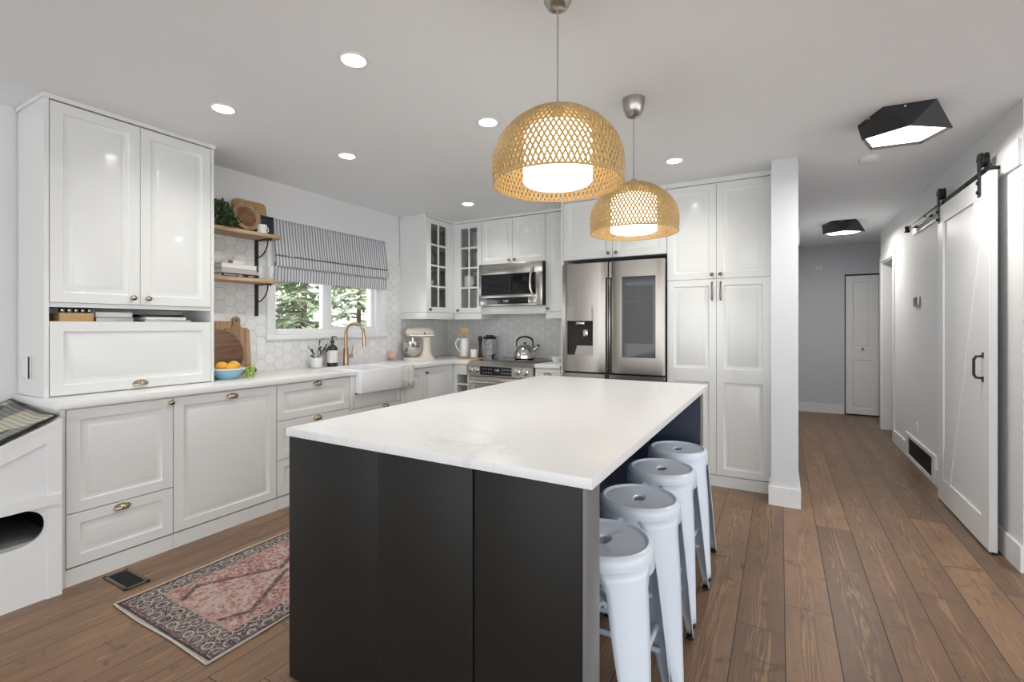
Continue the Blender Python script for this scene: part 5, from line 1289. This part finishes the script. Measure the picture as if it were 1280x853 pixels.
MB().box(-2.961, -2.842, 4.572, 4.668, ZC + .216, ZC + .245, .004).build('lid', M['blackp'], t)
for i in range(3): MB().lathe([(0, 0), (.016, 0), (.016, .016), (0, .017)], 14, I(-2.938 + i * .036, 4.62, ZC + .2455)).build('lid_knob', M['blackp'], t)
# kettle
kx, ky, kz = -2.395, 4.52, .9207
t = thing('kettle', 'stainless stovetop kettle with a black arched handle on the cooktop', 'kettle', (kx, ky, kz))
MB().lathe([(0, 0), (.102, 0), (.116, .012), (.117, .035), (.108, .078), (.086, .118), (.058, .146), (.048, .150), (.045, .155), (.014, .159), (.011, .164), (0, .164)], 36, I(kx, ky, kz)).build('kettle_body', M['steel2'], t)
MB().lathe([(0, .158), (.008, .160), (.015, .170), (.013, .180), (0, .184)], 16, I(kx, ky, kz)).build('lid_knob', M['blackp'], t)
hdx, hdy = .87, .49
MB().tube([(kx + hdx * .082 * math.cos(a) * 1.08, ky + hdy * .082 * math.cos(a) * 1.08, kz + .172 + .070 * max(0, math.sin(a)) ** .8 - (.045 if math.sin(a) < .05 else 0)) for a in [PI * i / 16 for i in range(17)]], [.006, .008] + [.0105] * 13 + [.008, .006], 10).build('handle', M['blackp'], t)
MB().tube([(kx + hdx * .085, ky + hdy * .085, kz + .085), (kx + hdx * .125, ky + hdy * .125, kz + .118), (kx + hdx * .142, ky + hdy * .142, kz + .140)], [.022, .016, .013], 14).build('spout', M['steel2'], t)
MB().sphere((kx + hdx * .145, ky + hdy * .145, kz + .143), .016, 12, 8).build('spout_cap', M['blackp'], t)
bowlo(-1.975, 4.42, ZC, .070, .052, 'small white bowl on the worktop between range and fridge')
# outlets on the back tile
t = thing('wall_outlet', 'white outlet plate on the back tile above the tin canister', 'outlet', (-2.905, 4.76, 1.13))
MB().box(-2.935, -2.868, 4.756, 4.7615, 1.06, 1.205, .002).build('plate', M['trim'], t)
for z in (1.10, 1.155): bx(-2.917, -2.886, 4.754, 4.7565, z - .014, z + .014).build('socket', M['paper'], t)
t = thing('wall_hook', 'tiny dark hook on the tile beside the fridge', 'hook', (-1.81, 4.75, 1.15))
MB().tube([(-1.842, 4.7615, 1.157), (-1.842, 4.735, 1.157), (-1.842, 4.728, 1.170)], .005, 8).build('hook_body', M['black'], t)
# ================================================================ ISLAND
ix0, ix1, iy0, iy1 = -1.552, -.393, 1.087, 3.185
t = thing('kitchen_island', 'dark kitchen island with a white marble-look top and a recess for stools', 'island', (-.97, 2.14, 0))
MB().box(ix0, ix1, iy0, iy1, .884, .912, .002).build('countertop', M['marble'], t)
bl = -1.572 + .012
e = MB(); e.box(bl, -.4245, 1.115, 1.200, 0, .8835, .003); e.build('end_panel', M['char'], t)
e = MB(); e.box(bl, -1.118, 1.108, 1.1149, 0.0, .8835, .001); e.build('end_panel_board', M['char'], t)
e = MB(); e.box(-1.1165, -.752, 1.105, 1.1149, 0.0, .8835, .001); e.build('end_panel_board', M['char'], t)
e = MB(); e.box(-.748, -.427, 1.109, 1.1149, 0.0, .8835, .001); e.build('end_panel_board', M['char'], t)
e = MB(); e.box(-.424, -.413, 1.101, 1.202, 0, .8835, .003); e.build('corner_strip', M['greyedge'], t)
e = MB(); e.box(-.424, -.4135, 3.053, 3.141, 0, .8835, .002); e.build('corner_strip', M['greyedge'], t)
e = MB(); e.box(bl, -.4245, 3.055, 3.140, 0, .8835, .003); e.build('end_panel', M['navy'], t)
e = MB(); e.box(bl + .03, -.735, 1.200, 3.055, .09, .8835); e.build('carcass', M['char'], t)
e = MB(); e.box(bl + .09, -.76, 1.21, 3.045, 0, .09); e.build('kick_base', M['blackp'], t)
e = MB(); e.box(-.735, -.725, 1.2005, 3.0545, 0, .8835); e.build('knee_panel', M['navy'], t)
for i in range(3):
    d = door_mb(lambda u, n, w, i=i: (bl + .03 - n, 1.205 + (i + 1) * .616 - u, .095 + w), .612, .78).build('door', M['char'], t)
    knob_mb(lambda u, n, w, i=i: (bl + .03 - n, 1.205 + (i + 1) * .616 - u, .095 + w), .56, .72, .02).build('knob', M['brass'], d)

# ================================================================ STOOLS
def stool(label):
    t = thing('metal_stool', label, 'stool', (0, 0, 0), 'pale blue-white metal stools along the island')
    H = .612
    def ringp(r, z, n=48): return [(r * math.cos(2 * PI * i / n), r * math.sin(2 * PI * i / n), z) for i in range(n)]
    s = MB(); n = 48
    # oval hand hole in the middle of a dished seat
    hole = [(.020 * math.cos(2 * PI * i / n), .034 * math.sin(2 * PI * i / n)) for i in range(n)]
    rows = [[(x, y, H - .016) for x, y in hole], [(x * 1.0, y * 1.0, H - .012) for x, y in hole], [(x * 1.25, y * 1.18, H - .008) for x, y in hole], ringp(.12, H - .007), ringp(.128, H - .006), ringp(.132, H - .001), ringp(.138, H + .001), ringp(.148, H - .003), ringp(.154, H - .012), ringp(.1555, H - .03), ringp(.1558, H - .072), ringp(.1535, H - .073), ringp(.150, H - .03), ringp(.145, H - .012), ringp(.12, H - .012)]
    vs = [p for r in rows for p in r]; fs = [(k * n + i, k * n + (i + 1) % n, (k + 1) * n + (i + 1) % n, (k + 1) * n + i) for k in range(len(rows) - 1) for i in range(n)]
    s.add(vs, fs); s.build('seat', M['stool'], t)
    F = .180
    for q in range(4):
        a = PI / 4 + q * PI / 2; c_, s_ = math.cos(a), math.sin(a)
        # each leg is a folded sheet: wide under the seat, narrowing to the foot
        K = 20; vs = []; fs = []; W = 9
        for k in range(K + 1):
            f = k / K; z = (H - .040) * (1 - f) + .014 * f
            ro = .1572 + (F * 1.414 - .1607) * max(0, (f - .03) / .97)
            half = .070 * (1 - f) + .020 * f + .026 * max(0, 1 - f / .11) ** 1.5
            for j in range(W):
                v = (j / (W - 1) * 2 - 1)
                th = v * half / max(.155, ro * .72) if True else 0
                flat = min(1, max(0, f - .12) * .9)
                rx = ro * math.cos(v * half / .155) * (1 - flat) + (ro - abs(v) * half * .55) * flat
                sy = ro * math.sin(v * half / .155) * (1 - flat) + v * half * .9 * flat
                groove = -.006 * math.exp(-(v * 4) ** 2) if .42 < f < .86 else 0
                rx += groove; sy *= 1 + .35 * max(0, 1 - f / .07) ** 2 * 0
                vs.append((rx * c_ - sy * s_, rx * s_ + sy * c_, z))
        for k in range(K):
            for j in range(W - 1): q_ = k * W + j; fs.append((q_, q_ + 1, q_ + W + 1, q_ + W))
        lg = MB().add(vs, fs).build('leg', M['stool'], t); solid(lg, .0035, -1)
        MB().lathe([(0, 0), (.015, 0), (.016, .004), (.015, .014), (0, .015)], 16, lambda x, y, z: (F * c_ * 1.414 - .014 * c_ + x, F * s_ * 1.414 - .014 * s_ + y, z)).build('foot', M['rubber'], lg)
    fz = .21; R_ = .150
    for q in range(4):
        a = PI / 4 + q * PI / 2; b = a + PI / 2; r = R_ * 1.414 - .010
        z = fz if q % 2 == 0 else fz + .085; r2 = r if q % 2 == 0 else r - .012
        MB().tube([(r2 * math.cos(a), r2 * math.sin(a), z), (r2 * math.cos(b), r2 * math.sin(b), z)], .0085, 10).build('rung', M['stool'], t)
    bmr = MB(); 
    for q in (0, 1):
        a = PI / 4 + q * PI / 2; bmr.tube([(.17 * math.cos(a), .17 * math.sin(a), .40 + q * .022), (-.17 * math.cos(a), -.17 * math.sin(a), .40 + q * .022)], .009, 8)
    bmr.build('cross_brace', M['stool'], t)
    return t
st0 = stool('metal stool half hidden by the dark island end panel, nearest the camera'); st0.location = (-.487, 1.455, 0)
for (x, y, r, l) in ((-.482, 1.870, .05, 'second metal stool from the camera along the island'), (-.490, 2.310, -.04, 'third metal stool from the camera along the island'), (-.492, 2.725, .03, 'farthest metal stool, nearest the pantry end of the island')):
    dup(st0, (x, y, 0), r, l)

# ================================================================ RUG, VENTS
rw, rl_ = .77, 1.95; rcx, rcy = -2.268, .992 + rl_ / 2
t = thing('runner_rug', 'faded pink and charcoal patterned runner rug beside the island', 'rug', (rcx, rcy, 0))
m = MB(); NX, NY = 16, 40; vs = []
for i in range(NY + 1):
    for j in range(NX + 1):
        x = rcx - rw / 2 + rw * j / NX; y = rcy - rl_ / 2 + rl_ * i / NY
        vs.append((x + .004 * math.sin(y * 7) * (1 if j in (0, NX) else 0), y + .003 * math.sin(x * 11) * (1 if i in (0, NY) else 0), .0065))
fs = [(i * (NX + 1) + j, i * (NX + 1) + j + 1, (i + 1) * (NX + 1) + j + 1, (i + 1) * (NX + 1) + j) for i in range(NY) for j in range(NX)]
o = m.add(vs, fs).build('pile', rug_mat(rw / 2, rl_ / 2), t); solid(o, .006, -1)
per = [i for i in range(NX + 1)]; ed = MB(); ed.tube([vs[j] for j in range(NX + 1)], .004, 6); ed.tube([vs[NY * (NX + 1) + j] for j in range(NX + 1)], .004, 6); ed.tube([vs[i * (NX + 1)] for i in range(NY + 1)], .004, 6); ed.tube([vs[i * (NX + 1) + NX] for i in range(NY + 1)], .004, 6)
ed.build('binding', plain('cream_rug_binding', (.50, .46, .40), .95), t)

t = thing('floor_vent', 'black floor register beside the rug in front of the base cabinets', 'vent', (-2.862, 1.125, 0))
v = MB(); vx0, vx1, vy0, vy1 = -2.985, -2.748, 1.072, 1.180
v.box(vx0, vx1, vy0, vy0 + .016, .0005, .006, .001); v.box(vx0, vx1, vy1 - .016, vy1, .0005, .006, .001); v.box(vx0, vx0 + .016, vy0, vy1, .0005, .006, .001); v.box(vx1 - .016, vx1, vy0, vy1, .0005, .006, .001); v.box(vx0, vx1, vy0, vy1, .0002, .0012)
v.build('frame', M['pewter'], t)
v = MB()
for i in range(12): x = vx0 + .022 + i * .0165; v.box(x, x + .007, vy0 + .016, vy1 - .016, .001, .005)
v.build('louvres', M['black'], t)

t = thing('wall_vent', 'black wall grille in a white surround low on the hallway wall', 'vent', (RW - .02, 5.5, 0))
v = MB(); wy0, wy1 = 4.985, 6.015; f = MR(RW, wy1, 0); L = wy1 - wy0
v.box(0, L, .0005, .020, 0, .035, .002, 1, f); v.box(0, L, .0005, .020, .200, .235, .002, 1, f); v.box(0, .09, .0005, .020, .035, .200, .002, 1, f); v.box(L - .09, L, .0005, .020, .035, .200, .002, 1, f); v.build('surround', M['trim'], t)
v = MB(); v.box(.09, L - .09, .0005, .004, .035, .200, 0, 1, f)
for i in range(9): v.box(.09, L - .09, .004, .012, .040 + i * .0178, .046 + i * .0178, 0, 1, f)
v.build('grille', M['black'], t)
t = thing('thermostat', 'small grey wall control on the hallway wall past the barn door', 'thermostat', (RW - .02, 5.62, 1.45))
MB().box(5.52, 5.70, 0, .018, 1.455, 1.545, .003, 2, lambda u, n, w: (RW - n, u, w)).build('case', M['nickel'], t)
MB().box(5.56, 5.66, .018, .0195, 1.485, 1.53, 0, 2, lambda u, n, w: (RW - n, u, w)).build('screen', M['greyglass'], t)
t = thing('wall_outlet', 'white outlet low on the hallway wall above the black grille', 'outlet', (RW - .01, 5.7, .3))
MB().box(5.60, 5.675, .0, .006, .265, .385, .002, 2, lambda u, n, w: (RW - n, u, w)).build('plate', M['trim'], t)
for z in (.30, .35): MB().box(5.62, 5.655, .006, .0075, z - .014, z + .014, 0, 2, lambda u, n, w: (RW - n, u, w)).build('socket', M['paper'], t)
t = thing('door_chime', 'white door chime box high on the hallway wall behind the corner of the pantry wall', 'door chime', (.14, 4.9, 2.05))
MB().box(.1125, .150, 4.80, 4.98, 1.985, 2.13, .004).build('case', M['trim'], t); MB().box(.120, .145, 4.83, 4.95, 1.978, 1.985).build('sound_slot', M['black'], t)
t = thing('wall_sensor', 'small white sensor box high on the end wall of the hallway', 'sensor', (.50, 8.34, 2.12))
MB().box(.45, .55, 8.32, 8.3495, 2.09, 2.17, .004).build('case', M['trim'], t); MB().sphere((.50, 8.32, 2.12), .012, 10, 6).build('lens', M['paper'], t)

# ================================================================ SLIDING BARN DOOR
by0_, by1_ = 3.622, 4.612; bz0, bz1 = .014, 2.150; face = 1.018; back = face + .036
t = thing('barn_door', 'white sliding barn door with a diagonal brace and black handle', 'door', (1.03, 4.117, 0))
f = lambda u, n, w: (face + .010 - n, by0_ + u, bz0 + w); Wb = by1_ - by0_; Hb = bz1 - bz0
MB().box(0, Wb, -.026, 0, 0, Hb, .002, 1, f).build('slab', M['trim'], t)
m = MB(); m.box(0, .125, 0, .010, 0, Hb, .001, 1, f); m.build('stile', M['trim'], t); m = MB(); m.box(Wb - .125, Wb, 0, .010, 0, Hb, .001, 1, f); m.build('stile', M['trim'], t)
m = MB(); m.box(.125, Wb - .125, 0, .010, 0, .165, .001, 1, f); m.build('rail', M['trim'], t); m = MB(); m.box(.125, Wb - .125, 0, .010, Hb - .125, Hb, .001, 1, f); m.build('rail', M['trim'], t)
m = MB(); m.prism([(.125, Hb - .125), (.125, Hb - .28), (Wb - .275, .165), (Wb - .125, .165), (Wb - .125, .30), (.255, Hb - .125)], f, .0002, .0085); m.build('diagonal_brace', M['trim'], t)
hu, h0, h1 = .215 + .065, .978, 1.105
m = MB(); hu = .245 - .02
hu = .09
m.box(hu - .012, hu + .012, .010, .014, h0 - .022 - bz0, h0 + .010 - bz0, .001, 1, f); m.box(hu - .012, hu + .012, .010, .014, h1 - .010 - bz0, h1 + .022 - bz0, .001, 1, f)
m.tube([f(hu, .012, h0 - bz0), f(hu, .040, h0 + .002 - bz0), f(hu, .050, h0 + .02 - bz0), f(hu, .050, h1 - .02 - bz0), f(hu, .040, h1 - .002 - bz0), f(hu, .012, h1 - bz0)], .0075, 10)
m.build('pull_handle', M['black'], t)
for u in (.14, Wb - .03):
    m = MB(); m.box(u - .022, u + .022, .0102, .0165, Hb - .115, Hb + .035, .001, 1, f); m.prism([(u - .022, Hb + .03), (u + .022, Hb + .03), (u + .026, Hb + .10)] + [(u + .042 * math.cos(a), Hb + .095 + .042 * math.sin(a)) for a in [PI * i / 8 for i in range(9)]] + [(u - .026, Hb + .10)], f, .0102, .0165)
    for w in (Hb - .09, Hb - .035): m.lathe([(0, .0165), (.011, .0165), (.011, .026), (.004, .028), (0, .028)], 12, lambda x, y, z: f(u + x, z, w + y))
    ha_ = m.build('hanger_strap', M['black'], t)
    MB().lathe([(0, -.022), (.045, -.022), (.045, -.014), (.038, -.010), (.038, -.002), (.045, .002), (.045, .010), (0, .010)], 24, lambda x, y, z: f(u + x, z, Hb + .095 + y)).build('wheel', M['black'], ha_)
bx(face + .013, face + .019, by0_ + .002, by0_ + .012, 0, .03).build('floor_guide_pin', M['black'], t)
RZ = bz1 + .008
t = thing('barn_door_rail', 'black steel barn door track on the white header board', 'rail', (1.05, 4.6, 2.19))
MB().box(1.034, 1.041, 3.655, 5.66, RZ, RZ + .040, .001).build('track', M['black'], t)
for y in (3.69, 4.05, 4.55, 5.05, 5.55): m = MB(); m.tube([(1.041, y, RZ + .020), (RW - .0185, y, RZ + .020)], .010, 10); m.lathe([(0, -.006), (.010, -.006), (.010, 0), (0, 0)], 8, lambda x, yy, z: (1.034 + z, y + x, RZ + .020 + yy)); m.build('standoff', M['black'], t)
for y in (5.645,): MB().box(1.010, 1.048, y - .018, y + .018, RZ - .012, RZ + .045, .003).build('end_stop', M['black'], t)
